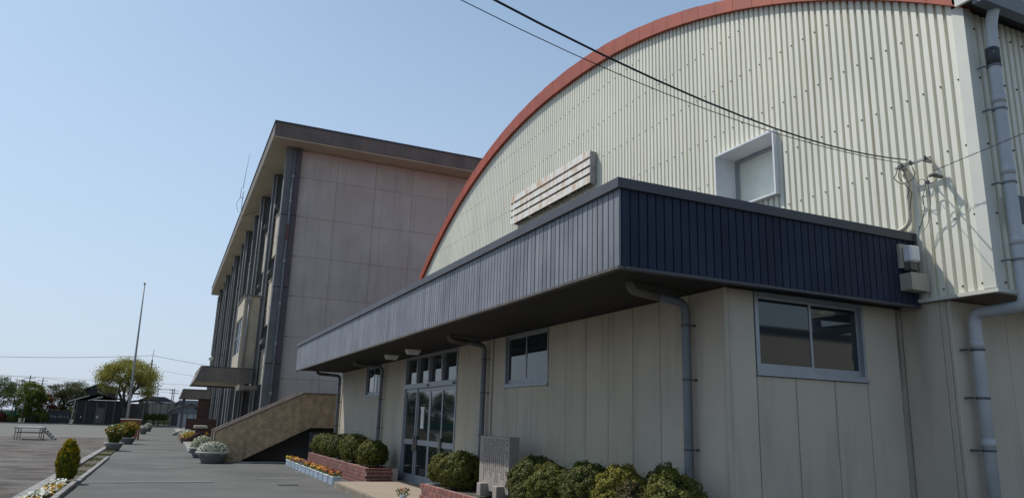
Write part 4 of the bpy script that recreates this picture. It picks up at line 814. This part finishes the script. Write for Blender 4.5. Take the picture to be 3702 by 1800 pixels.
# golden conifer
def conifer():
    rg = np.random.default_rng(5); K = 230; i = np.arange(K) + .5; h = (i / K) ** .95; a_ = i * 2.39996 + rg.normal(0, .2, K)
    prof = lambda h: np.where(h < .38, .74 + .26 * np.sin(h / .38 * math.pi / 2), np.clip(1 - ((h - .38) / .66) ** 2.0, 0.03, 1))
    rr = .20 * prof(h) * rg.uniform(.82, 1.02, K); Cc = np.stack([rr * np.cos(a_), rr * np.sin(a_), .03 + h * .76], 1); out = np.stack([np.cos(a_), np.sin(a_), np.zeros(K)], 1)
    gk = rg.random(K) < .22 + .7 * np.clip(h - .5, 0, 1) + .45 * np.clip(np.cos(a_ - 2.7), 0, 1)
    n = 20000; ci = rg.integers(0, K, n); u = rg.random(n); ln = rg.uniform(.07, .13, K)[ci]; w = .030 * np.sin(np.clip(u * .9 + .1, 0, 1) * math.pi) ** .6; th = rg.uniform(0, 6.283, n)
    P = Cc[ci] + out[ci] * (u * .035)[:, None] + np.array([0, 0, 1.0]) * (u * ln)[:, None] + np.stack([np.cos(th) * w, np.sin(th) * w, np.zeros(n)], 1)
    Nn = np.stack([np.cos(th), np.sin(th), np.full(n, .3)], 1) * .6 + out[ci] * .6; V, F = leaves(P, Nn, .03, .013, rg, .4); gold = (gk[ci] & (u > .35)).astype(int)
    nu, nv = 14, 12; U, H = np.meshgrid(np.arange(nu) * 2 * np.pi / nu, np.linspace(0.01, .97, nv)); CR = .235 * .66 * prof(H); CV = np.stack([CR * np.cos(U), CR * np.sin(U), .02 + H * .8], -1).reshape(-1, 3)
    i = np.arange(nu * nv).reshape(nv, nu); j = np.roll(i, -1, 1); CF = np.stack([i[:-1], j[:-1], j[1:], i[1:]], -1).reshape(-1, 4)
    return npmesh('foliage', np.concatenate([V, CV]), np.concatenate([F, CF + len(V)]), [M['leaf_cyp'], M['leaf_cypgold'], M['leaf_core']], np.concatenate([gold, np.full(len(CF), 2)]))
t = thing('golden_conifer', 'small flame shaped golden conifer in the strip between the kerbs', 'shrub', (-1.77, 19.2, .045))
inst('foliage', conifer(), t, (-1.77, 19.2, .06)); s = MB(); s.tube([(-1.77, 19.2, .03), (-1.77, 19.2, .4)], .025, 7); s.build('stem', M['wood'], t)
# potted plants
def pot(label, x, y, r, h, plant, group='round concrete flower pots'):
    t = thing('flower_pot', label, 'flower pot', (x, y, .01), group)
    s = MB(); s.smooth = True; s.lathe([(0.001, .01), (r * .60, .01), (r * .64, .05), (r * .86, h * .62), (r * .95, h * .9), (r * .95, h), (r * .84, h), (r * .80, h * .8), (.001, h * .8)], x, y, 28); s.build('bowl', M['pot'], t)
    s = MB(); s.smooth = True; s.lathe([(r * .955, h * .86), (r * 1.02, h * .9), (r * 1.02, h * 1.02), (r * .86, h * 1.02), (r * .86, h * .9)], x, y, 28); s.build('rim', M['potrim'], t)
    inst('plant', plant, t, (x, y, h * .8)); return t
def mound(name, r, hz, n, nf, mats_, seed, ls=.05, fs=.04):
    rg = np.random.default_rng(seed); D = rg.normal(0, 1, (n + nf, 3)); D[:, 2] = np.abs(D[:, 2]); D /= np.linalg.norm(D, axis=1, keepdims=True); rad = rg.uniform(.6, 1, n + nf); rad[n:] = rg.uniform(.92, 1.08, nf)
    P = D * rad[:, None] * np.array([r, r, hz]); V1, F1 = leaves(P[:n], D[:n], ls, ls * .4, rg, .7); V2, F2 = leaves(P[n:], D[n:], fs, fs * .85, rg, .25)
    mi = np.concatenate([np.zeros(n, int), 1 + (rg.random(nf) * (len(mats_) - 1)).astype(int)]); return npmesh(name, np.concatenate([V1, V2]), np.concatenate([F1, F2 + len(V1)]), mats_, mi)
def bouquet(name, r, h, seed, mats_, n=1500, nf=240, fs=.06):
    rg = np.random.default_rng(seed); hh = rg.random(n + nf); hh[n:] = rg.uniform(.62, 1.0, nf); a_ = rg.uniform(0, 6.283, n + nf); rr = r * (.25 + .75 * hh ** .7) * np.sqrt(rg.random(n + nf)); rr[n:] *= 1.1
    P = np.stack([rr * np.cos(a_), rr * np.sin(a_), h * hh * (1 - .25 * (rr / r) ** 2)], 1); V1, F1 = leaves(P[:n], rg.normal(0, 1, (n, 3)), .10, .05, rg, .2); V2, F2 = leaves(P[n:], np.tile([-.5, -.6, .6], (nf, 1)), fs, fs * .9, rg, .5)
    mi = np.concatenate([np.zeros(n, int), 1 + (rg.random(nf) * (len(mats_) - 1)).astype(int)]); return npmesh(name, np.concatenate([V1, V2]), np.concatenate([F1, F2 + len(V1)]), mats_, mi)
pot('round concrete pot with a white flowering mound beside the stair foot', 1.62, 27.0, .52, .36, mound('plant', .50, .38, 2600, 1300, [M['leaf_tree'], M['pet_cream'], M['pet_white']], 21, .06, .04))
pot('concrete pot with pale white flowers behind the nearest one', 1.45, 30.3, .48, .36, mound('plant', .46, .48, 2400, 900, [M['leaf_tree'], M['pet_cream'], M['pet_cream']], 22, .07, .045))
pot('concrete pot with tall orange and white flowers at kerb end', -1.70, 35.0, .36, .32, bouquet('plant', .42, .80, 23, [M['leaf_bright'], M['pet_orange'], M['pet_yellow'], M['pet_cream']], 1500, 200, .07))
pot('concrete pot with bushy yellow flowers in front of the red board', -1.50, 42.3, .40, .32, bouquet('plant', .52, .86, 24, [M['leaf_bright'], M['pet_yellow'], M['pet_yellow'], M['pet_orange']], 1900, 340, .07))
pot('farthest concrete pot with a small white mound beyond the board', -1.22, 62.0, .30, .48, mound('plant', .30, .26, 500, 260, [M['leaf_tree'], M['pet_white']], 25, .08, .06))
pot('far concrete pot with pale flowers at the end of the path', -1.05, 70.0, .32, .46, mound('plant', .34, .34, 500, 260, [M['leaf_tree'], M['pet_cream']], 26, .08, .06))
t = thing('flower_pot', 'small pot of maroon flowers on the beige platform at bottom edge', 'flower pot', (4.12, 13.95, .15))
s = MB(); s.smooth = True; s.lathe([(.001, .152), (.06, .152), (.08, .24), (.07, .24), (.001, .22)], 4.13, 13.62, 16); s.build('bowl', M['boxrim'], t)
inst('plant', flowers_mesh('plant', 0, 0, 0, .11, .11, .12, 220, 22, (R_, R_, O_), 77, .03, .035), t, (4.13, 13.62, .22))

# ------------------------------------------------------------------ red board, flagpole, field stage
t = thing('display_board', 'red orange display board with a cream cap standing behind yellow flowers', 'board', (-1.7, 49, 0))
MB().box(-2.14, -1.26, 48.98, 49.05, .14, 1.10).build('panel', M['redboard'], t)
MB().cbox(-2.24, -1.12, 48.9, 49.6, 1.11, 1.16, .01).build('cap', M['cream'], t)
for x in (-2.2, -1.24): MB().box(x, x + .08, 48.94, 49.02, .01, 1.11).build('post', M['redboard'], t)
for x in (-2.2, -1.24): MB().box(x, x + .08, 49.45, 49.53, .01, 1.11).build('post', M['steel'], t)
MB().box(-1.19, -1.16, 49.05, 49.45, .12, 1.08).build('side_panel', M['pipebrown'], t)
t = thing('flagpole', 'tall thin pale steel flagpole rising behind the flower pots', 'flagpole', (-1.93, 50.4, 0))
s = MB(); s.smooth = True; s.tube([(-1.93, 50.4, 0.0), (-1.99, 50.4, 4.6), (-2.07, 50.4, 9.26)], .085, 12, r2=.038); s.build('pole', M['pole'], t)
s = MB(); s.smooth = True; s.lathe([(0.001, 9.36), (.06, 9.33), (.075, 9.29), (.05, 9.25), (0.001, 9.25)], -2.07, 50.4, 10); s.build('finial', M['steel'], t)
MB().cbox(-2.12, -1.74, 50.2, 50.6, 0, .14, .02).build('base', M['kerb'], t)
t = thing('field_stage', 'small grey steel stage with a short stair on the soil field', 'stage', (-6.1, 45.8, 0))
MB().box(-6.72, -5.56, 44.95, 46.7, .60, .65).build('deck', M['steel'], t)
for x, y in ((-6.68, 45.0), (-5.62, 45.0), (-6.68, 46.62), (-5.62, 46.62), (-6.68, 45.8), (-5.62, 45.8)): MB().box(x, x + .04, y, y + .04, .02, .60).build('leg', M['steel'], t)
s = MB(); s.box(-6.64, -5.62, 45.01, 45.03, .36, .39); s.box(-6.64, -5.62, 46.63, 46.65, .36, .39); s.box(-6.67, -6.65, 45.05, 46.6, .36, .39); s.box(-5.61, -5.59, 45.05, 46.6, .36, .39); s.build('rail', M['bracket'], t)
for y in (45.3, 46.3): s = MB(); s.prism([(-5.55, .62), (-5.55, .50), (-5.02, .02), (-4.92, .02)], 1, y, y + .04); s.build('stringer', M['steel'], t)
for i in range(4): MB().box(-5.50 + i * .13, -5.36 + i * .13, 45.34, 46.3, .48 - i * .125, .50 - i * .125).build('tread', M['steel'], t)

# ------------------------------------------------------------------ brick things at the school entrance
t = thing('brick_flower_bed', 'low brick flower bed with yellow flowers in front of school entrance', 'flower bed', (2, 47, .12))
q = MB(); q.prism([(1.0, .12), (1.0, .16), (1.85, .60), (1.85, .12)], 1, 43.9, 44.1); q.box(1.72, 3.6, 44.1, 44.22, .12, .5); q.box(1.0, 1.12, 44.1, 52, .12, .30); q.build('brick_wall', M['dbrick'], t)
for i, (x, y, c_) in enumerate(((1.5, 46, 'pet_yellow'), (2.2, 46.2, 'pet_yellow'), (1.6, 49.5, 'pet_cream'), (1.5, 52.5, 'pet_cream'))): inst('flowers', mound('flowers', .55, .42, 900, 420, [M['leaf_bright'], M[c_]], 30 + i, .09, .07), t, (x, y, .15))
t = thing('brick_pedestal', 'dark brick pedestal with a pale stone cap beside the flower bed', 'pedestal', (1.9, 45, .12))
MB().box(1.68, 2.18, 44.8, 45.3, .12, .80).build('shaft', M['dbrick'], t); MB().cbox(1.58, 2.28, 44.72, 45.38, .80, .95, .02).build('cap', M['cream'], t)
t = thing('entrance_steps', 'pale slanting entrance steps against a dark brick wall farther along', 'steps', (1.5, 60, 0))
MB().box(1.52, 3.6, 60, 60.2, 0.12, 1.22).build('side_wall', M['dbrick'], t)
for i in range(3): MB().box(.80 + i * .27, 3.5, 60.22, 64, .0 + i * .12, .12 + i * .12).build('step', M['kerb'], t)
q = MB(); q.prism([(.74, .01), (.74, .12), (1.5, .46), (1.5, .01)], 1, 59.9, 60.0); q.build('cheek', M['kerb'], t)

# ------------------------------------------------------------------ trees
def tree(name, label, x, y, H, cr_, seed, lm, nleaf=6000, trunk=.16, split=.3, ln=.22, wd=.12, shape='round', zlow=.35, group='trees beyond the sports field', gap=.35, cat='tree', lean=0):
    rg = np.random.default_rng(seed); t = thing(name, label, cat, (x, y, 0), group); s = MB(); tips = []
    def br(p, d, L_, r_, lv):
        pts = [p]; q = p; dd = d
        for k_ in range(4): dd = (dd + Vector(rg.normal(0, .13, 3)) + Vector((0, 0, .05))).normalized(); q = q + dd * L_ / 4; pts.append(q)
        s.tube(pts, r_, 5 if lv else 8, r2=r_ * .55, cap=False)
        if lv >= 3: tips.extend(pts[2:]); return
        if lv >= 1: tips.append(pts[-1])
        for k_ in range(4 if lv == 0 else 3):
            a_ = rg.uniform(0, 6.283) if lv else k_ * 1.57 + rg.uniform(-.4, .4); sp = rg.uniform(.5, .95)
            nd = (dd * math.cos(sp) + (dd.cross(Vector((math.cos(a_), math.sin(a_), .3))).normalized()) * math.sin(sp)).normalized(); nd.z = max(nd.z, -.05)
            br(pts[-1] if k_ < 3 else pts[2], nd, L_ * rg.uniform(.62, .82), r_ * .55, lv + 1)
    T = H * split
    s.tube([(0, 0, 0), (.02, 0, T * .5), (lean, 0, T)], trunk * 1.15, 9, r2=trunk * .85)
    for k_ in range(5):
        a_ = k_ * 1.26 + rg.uniform(-.3, .3); br(Vector((lean, 0, T)), Vector((math.cos(a_) * .55, math.sin(a_) * .55, .9)).normalized(), (H - T) * .36, trunk * .6, 1)
    tp = np.array([tuple(p) for p in tips]); s2 = MB(); s2.v, s2.f, s2.m = [(a + x, b + y, c) for a, b, c in s.v], s.f, s.m; s2.build('trunk', M['wood'], t)
    zc = H * (zlow + 1) / 2; hz = H * (1 - zlow) / 2
    nc = 130; C_ = rg.normal(0, 1, (nc, 3)); C_ /= np.linalg.norm(C_, axis=1, keepdims=True); C_ *= rg.uniform(.55, 1, (nc, 1)) ** .5 * np.array([cr_, cr_, hz]) ; C_[:, 2] += zc
    if gap: C_ = C_[rg.random(nc) > gap * (C_[:, 2] < zc)]
    C_ = np.concatenate([C_, tp[rg.integers(0, len(tp), 60)]])
    if gap > .6: C_ = C_[(((C_[:, 0] / cr_) ** 2 + (C_[:, 1] / cr_) ** 2 + ((C_[:, 2] - zc) / hz) ** 2) > .50)]; C_ = C_[(C_[:, 2] > H * zlow * .9) & (C_[:, 2] < H)]
    per = int(nleaf * 1.7) // len(C_) + 1; sg = cr_ * .14; P = np.repeat(C_, per, 0) + rg.normal(0, 1, (len(C_) * per, 3)) * np.array([sg, sg, sg * .6]); V, F = leaves(P, rg.normal(0, 1, P.shape) + np.array([0, 0, .6]), ln, wd, rg, .3)
    inst('crown', npmesh('crown', V, F, lm), t, (x, y, 0)); return t
YB = 98
tree('zelkova_tree', 'large spreading yellow green tree with bare dark limbs behind the flagpole', -4.15, 97.5, 7.3, 3.2, 41, M['leaf_zelkova'], 14000, .36, .28, .17, .09, zlow=.42, gap=.75, group=None)
tree('green_tree', 'feathery green tree at the left edge of the yard', -16.9, 99.5, 5.0, 1.5, 42, M['leaf_tree'], 6000, .14, .3, .13, .07, zlow=.25, gap=.3)
tree('green_tree', 'sparse wispy tree just behind the leftmost green tree', -15.6, 103, 4.9, 1.0, 43, M['leaf_brown'], 1800, .10, .35, .13, .07, zlow=.35, gap=.3)
tree('camphor_tree', 'bright yellow green tree with layered dense crown left of the red shrub', -13.75, 98.5, 4.5, 1.35, 44, M['leaf_bright'], 8500, .17, .25, .15, .08, zlow=.18, gap=.1)
tree('cherry_tree', 'wide olive green cherry tree above the dark name wall', -10.6, 101, 4.9, 2.0, 45, M['leaf_brown'], 7000, .18, .25, .14, .075, zlow=.30, gap=.2)
tree('cherry_tree', 'light green cherry tree right behind the olive cherry tree', -9.6, 104, 5.0, 1.5, 46, M['leaf_tree'], 3500, .14, .3, .14, .075, zlow=.35, gap=.2)
tree('red_maple', 'small red leaved tree between the bright and olive trees', -12.3, 99.6, 3.1, .85, 47, M['leaf_red'], 3000, .08, .3, .12, .07, zlow=.3, gap=.2)
for i, (x, r_, lab) in enumerate(((-20.5, 1.9, 'dense tree outside left edge of the yard view'), (-25, 2.2, 'broad tree far left beyond the yard edge'))): tree('green_tree', lab, x, 100 + i, 5.5, r_, 60 + i, M['leaf_tree'], 4500, .16, .3, .2, .1)
for i, (x, r_, h_, mt_, lab) in enumerate(((-16.2, .75, 1.05, 'leaf_red', 'low red azalea mound at the left edge before the green net'), (-12.0, .55, 1.5, 'leaf_bright', 'yellow green shrub left of the dark name wall'), (-13.0, .6, .9, 'leaf_brown', 'brownish low shrub under the bright tree'), (-15.0, .6, .7, 'leaf_dark', 'dark low shrub between red azalea and trunk'))):
    t = thing('yard_shrub', lab, 'shrub', (x, 97.6, 0), 'shrubs at the far side of the yard'); inst('foliage', bush_mesh('foliage', r_, r_, h_ * .55, 2200, 70 + i, .12, .07, M[mt_]), t, (x, 97.6, h_ * .48)); s = MB(); s.tube([(x, 97.6, 0), (x, 97.6, h_ * .4)], .05, 6); s.build('stem', M['wood'], t)
for i, x in enumerate((-1.75, -1.05, -.45, .12)):
    lab = ['dark topiary shrub nearest the big tree in the far hedge row', 'second dark topiary shrub from the big tree', 'third dark topiary shrub from the big tree', 'dark topiary shrub beside the blue grey house'][i]
    t = thing('topiary_shrub', lab, 'shrub', (x, 97.6, 0), 'dark clipped shrubs in the far row'); inst('foliage', bush_mesh('foliage', .34, .34, .42, 1800, 80 + i, .09, .05, M['leaf_dark']), t, (x, 97.6, 1.05)); s = MB(); s.tube([(x, 97.6, 0), (x, 97.6, 1.0)], .06, 6); s.build('stem', M['wood'], t)
rg_ = np.random.default_rng(99)
n = 26000; P = np.stack([rg_.uniform(-150, 120, n), rg_.uniform(150, 158, n), rg_.random(n) ** 1.3 * 3.4], 1); P[:, 2] *= .55 + .45 * np.sin(P[:, 0] * .21) * np.sin(P[:, 0] * .077 + 1); V, F = leaves(P, rg_.normal(0, 1, P.shape), .9, .6, rg_, .3)
o_ = obj_from('distant_trees', npmesh('distant_trees', V, F, M['leaf_dark'])); tag(o_, 'low dark band of distant trees on the horizon', 'trees', kind='stuff')
n = 9000; P = np.stack([rg_.uniform(-34, 1.2, n), 98.4 + rg_.uniform(0, .7, n), rg_.random(n) * .85], 1); V, F = leaves(P, rg_.normal(0, 1, P.shape), .13, .08, rg_, .3)
o_ = obj_from('low_hedge', npmesh('low_hedge', V, F, M['leaf_dark'])); tag(o_, 'low dark ragged hedge along the far edge of the yard', 'hedge', kind='stuff')
MB().box(-40, 2, 96.6, 96.85, 0, .10).build('yard_kerb', M['kerb'], kind='structure', label='pale kerb at the far end of the yard')

# ------------------------------------------------------------------ far buildings, walls, poles
t = thing('name_wall', 'dark low wall with a row of white characters beside the shed', 'wall', (-10.5, 97.4, 0))
MB().box(-11.65, -9.5, 97.4, 97.6, 0, 1.42).build('wall', M['darkhouse'], t); MB().box(-11.7, -9.45, 97.36, 97.64, 1.422, 1.52).build('cap', M['tile'], t)
s = MB(); rg = random.Random(5)
for k_ in range(8): 
    x_ = -11.42 + k_ * .205 + (.06 if k_ > 2 else 0) + (.14 if k_ > 6 else 0); 
    for rep in range(2): glyph(s, 1, 97.4, x_, .72 - (.05 if k_ > 6 else 0), .15, .19, rg, .24, .012)
s.build('lettering', M['white'], t)
MB().box(-11.85, -11.70, 97.3, 97.5, 0, 1.6).build('post', M['steel'], t)
t = thing('old_house', 'dark low house with a pale eave and a taller purple tiled roof', 'house', (-7, 102, 0))
MB().box(-9.15, -4.6, 98, 106, 0, 2.75).build('wall', M['darkhouse'], t)
q = MB(); q.prism([(-9.9, 2.45), (-7.1, 3.45), (-4.3, 2.72), (-4.3, 2.86), (-7.1, 3.6), (-9.9, 2.6)], 1, 97.5, 106.5); q.build('roof', M['tile'], t)
for a_, b_ in (((-9.95, 2.42), (-7.9, 3.16)), ((-7.95, 2.62), (-6.55, 3.08))):
    q = MB(); q.prism([a_, b_, (b_[0], b_[1] + .13), (a_[0], a_[1] + .13)], 1, 97.3, 97.49); q.build('eave_board', M['paleroof'], t)
q = MB(); q.prism([(-9.4, 3.70), (-7.3, 4.75), (-5.6, 4.4), (-5.6, 2.9), (-9.2, 2.9)], 1, 103, 108); q.build('upper_roof', M['tile'], t)
q = MB(); q.prism([(-9.7, 3.62), (-7.3, 4.80), (-7.3, 4.92), (-9.7, 3.74)], 1, 102.8, 108.2); q.build('upper_eave', M['darkhouse'], t)
for x in (-9.1, -8.2, -7.1, -6.2, -5.3): MB().box(x, x + .12, 97.9, 97.99, 0, 2.6).build('post', M['greywall'], t)
MB().box(-7.05, -6.25, 97.93, 97.995, .2, 1.9).build('door', M['greywall'], t)
MB().box(-6.95, -6.75, 97.86, 97.90, .75, 1.02).build('notice', M['paper'], t)
for x in (-8.55, ): MB().box(x, x + .12, 97.9, 97.96, .75, .95).build('notice', M['paper'], t)
s = MB(); s.tube([(-9.35, 97.2, 0), (-9.2, 97.2, 2.75)], .06, 6); s.build('downpipe', M['paleroof'], t)
MB().box(-6.2, -2.3, 100, 104, 0, 2.3).build('side_wall', M['greywall'], t)
t = thing('grey_shed', 'grey low shed behind the big yellow green tree', 'shed', (-3.5, 108, 0)); MB().box(-4.6, -1.9, 106, 112, 0, 2.6).build('wall', M['greywall'], t)
q = MB(); q.prism([(-5.0, 2.6), (-2.2, 3.1), (-.2, 2.72), (-.2, 2.82), (-2.2, 3.25), (-5.0, 2.72)], 1, 105.6, 112.4); q.build('roof', M['tile'], t)
t = thing('warehouse', 'long beige low warehouse with a white roof edge beyond dark shrubs', 'warehouse', (0, 125, 0)); MB().box(-2.6, 1.9, 118, 130, 0, 2.9).build('wall', M['warehouse'], t); MB().box(-2.8, 2.1, 117.8, 130.2, 2.902, 3.1).build('roof', M['paleroof'], t)
for x in (-1.6, -.6, .4, 1.3): MB().box(x, x + .06, 117.9, 117.99, 0, 2.88).build('rib', M['greywall'], t)
t = thing('tiled_house', 'tiled house roof peeping above the beige warehouse', 'house', (-1, 140, 0)); MB().box(-4, 1.2, 138, 146, 0, 3.3).build('wall', M['greywall'], t); q = MB(); q.prism([(-4.6, 3.3), (-2.8, 4.15), (-.2, 4.15), (1.9, 3.2)], 1, 137.5, 146.5); q.build('roof', M['tile'], t)
t = thing('blue_house', 'blue grey gabled house with two tiny windows and pale shutters', 'house', (2.4, 100, 0))
q = MB(); q.prism([(.75, 0), (.75, 1.92), (2.75, 2.78), (4.6, 2.1), (4.6, 0)], 1, 98.2, 106); q.build('wall', M['bluehouse'], t)
q = MB(); q.prism([(.45, 1.80), (2.75, 2.82), (4.9, 2.0), (4.9, 2.10), (2.75, 2.95), (.45, 1.92)], 1, 97.7, 106.4); q.build('roof', M['steel'], t)
for x in (2.28, 3.28): f = MB().box(x - .03, x + .25, 98.15, 98.198, 2.03, 2.35).build('window', M['shutter'], t); MB().box(x, x + .22, 98.13, 98.148, 2.06, 2.32).build('pane', M['glass'], f, loc=ORG[f])
for x in (1.55, 2.62, 3.3): MB().box(x, x + .95 if x < 2 else x + .6, 98.12, 98.195, .05, 1.55).build('shutter', M['shutter'], t)
MB().box(.80, 1.5, 98.1, 98.195, 0, 1.6).build('side_panel', M['pillarpurple'], t); MB().box(.7, 4.6, 98.0, 98.19, 1.58, 1.64).build('band', M['bluehouse'], t)
t = thing('low_blue_house', 'small blue roofed house rising behind the gabled blue house', 'house', (2.3, 112, 0)); MB().box(1.6, 4.5, 112, 118, 0, 3.0).build('wall', M['bluehouse'], t); q = MB(); q.prism([(1.3, 3.0), (4.8, 3.0), (4.4, 3.35), (1.7, 3.35)], 1, 111.6, 118.4); q.build('roof', M['bluehouse'], t)
# green net fence
t = thing('net_fence', 'green sports net fence on dark posts at the left edge', 'fence', (-18, 98.8, 0))
s = MB()
for x in np.arange(-30, -14.6, .09): s.box(x, x + .05, 98.8, 98.82, .3, 1.35)
for z in np.arange(.3, 1.36, .09): s.box(-30, -14.55, 98.822, 98.84, z, z + .05)
s.build('net', M['net'], t, kind='stuff')
for x in (-29, -26, -23, -20, -16.3, -15.3): s = MB(); s.tube([(x, 98.7, 0), (x + .1, 98.7, 3.0)], .05, 6); s.build('post', M['bracket'], t)
for i, (x, y, h_, tz, r_, lab) in enumerate(((-2.05, 98, 8.8, 1, .13, 'tallest dark utility pole standing inside the big tree'), (-14.85, 104, 5.4, 1, .09, 'utility pole between the two leftmost trees'), (-13.8, 106, 5.25, 1, .08, 'utility pole top above the bright green tree'), (.62, 100, 4.45, 0, .07, 'dark utility pole left of the blue grey house'), (.86, 106, 4.7, 1, .07, 'thin utility pole just left of blue house roof'), (-.95, 98.5, 4.25, 0, .05, 'slim pole in front of the beige warehouse'), (-14.0, 97, 3.0, 0, .04, 'thin grey pole in front of the bright green tree'))):
    t = thing('utility_pole', lab, 'pole', (x, y, 0), 'utility poles beyond the yard'); s = MB(); s.smooth = True
    s.tube([(x + .1 * (i == 0), y, 0), (x, y, h_ * (.87 if i == 0 else 1))], r_, 8, r2=r_ * .7); s.build('pole', M['cpole'], t)
    if tz:
        for k_ in range(2): MB().box(x - .55, x + .55, y - .04, y + .04, h_ * (.80 if i == 0 else .93) - k_ * .35, h_ * (.80 if i == 0 else .93) - k_ * .35 + .06).build('crossarm', M['cpole'], t)
    if i == 0:
        s = MB(); s.tube([(x, y, h_ * .86), (x + .05, y, h_)], .03, 6); s.build('lightning_rod', M['steel'], t)
        s = MB(); s.smooth = True; s.tube([(x - .38, y, 6.4), (x - .38, y, 7.0)], .17, 12); s.build('transformer', M['steel'], t)
        MB().box(x + .18, x + .5, y - .1, y + .1, 5.85, 6.15).build('switch_box', M['cpole'], t)
for i, (A, B_, d, lab) in enumerate((((-2.05, 98, 8.15), (-45, 92, 8.0), 1.3, 'highest far wire running left from the tallest pole'), ((-2.05, 98, 8.15), (40, 95, 7.0), 1.4, 'highest far wire running right behind the school'), ((-2.05, 98, 6.6), (40, 95, 5.2), 1.2, 'second far wire running right behind the school'), ((-45, 104, 6.4), (-13.8, 106, 5.3), .5, 'upper far wire between left yard poles'), ((-13.8, 106, 5.25), (.86, 106, 4.6), .35, 'upper far wire over the old house roof'), ((-45, 104, 5.6), (.86, 106, 4.5), .5, 'middle far wire over the cherry trees'), ((-45, 104, 5.0), (.62, 100, 4.3), .4, 'lower far wire over the cherry trees'), ((-45, 110, 4.9), (40, 110, 4.6), .5, 'lowest far wire along the horizon'), ((-45, 106, 6.0), (40, 106, 5.6), .6, 'thin far wire crossing above the green trees'))):
    s = MB(); s.tube(sag(A, B_, d), .022 if i < 2 else .014, 5); s.build('overhead_wire', M['cpole'], label=lab, cat='wire', group='far overhead wires')
for x, lab in ((-8.1, 'left thin television aerial on the old house roof'), (-7.6, 'right thin television aerial on the old house roof')):
    t = thing('roof_aerial', lab, 'aerial', (x, 104, 4.6)); s = MB(); s.tube([(x, 104, 4.4), (x, 104, 5.9)], .02, 5); s.build('mast', M['steel'], t)
    s = MB(); s.box(x - .45, x + .3, 103.98, 104.02, 5.8, 5.83); [s.box(x - .4 + k_ * .16, x - .38 + k_ * .16, 103.8, 104.2, 5.8, 5.82) for k_ in range(5)]; s.build('elements', M['steel'], t)

# ------------------------------------------------------------------ what the glass reflects, outside the frame
for i, (x, y, r_, h_) in enumerate(((-34, 32, 4.5, 8), (-38, 46, 5, 9), (-33, 60, 4.5, 7.5), (-36, 20, 5, 8.5), (-37, 74, 5, 8))):
    tree('yard_tree', 'green tree across the field seen only as reflection, %s' % ('second nearest', 'third nearest', 'fourth nearest', 'nearest', 'farthest')[i], x, y, h_, r_, 120 + i, M['leaf_tree'], 5000, .25, .28, .4, .22, group='trees across the field seen in reflection')
t = thing('neighbour_house', 'beige two storey house mirrored in the corner window', 'house', (30, -16, 0))
MB().box(22, 42, -22, -13, 0, 6.0).build('wall', M['cream'], t); MB().box(21.8, 42.2, -22.2, -12.9, 6.002, 6.25).build('roof', M['tile'], t)
for x in (23.5, 27, 30.5, 34):
    for z in (.7, 2.2): f = MB().box(x, x + 2.0, -12.99, -12.9, z, z + 1.1).build('window', M['alu'], t); MB().box(x + .08, x + 1.92, -12.9, -12.88, z + .08, z + 1.02).build('pane', M['glass'], f, loc=ORG[f])
MB().box(22, 42.1, -12.99, -12.9, 3.9, 4.0).build('balcony', M['greywall'], t)
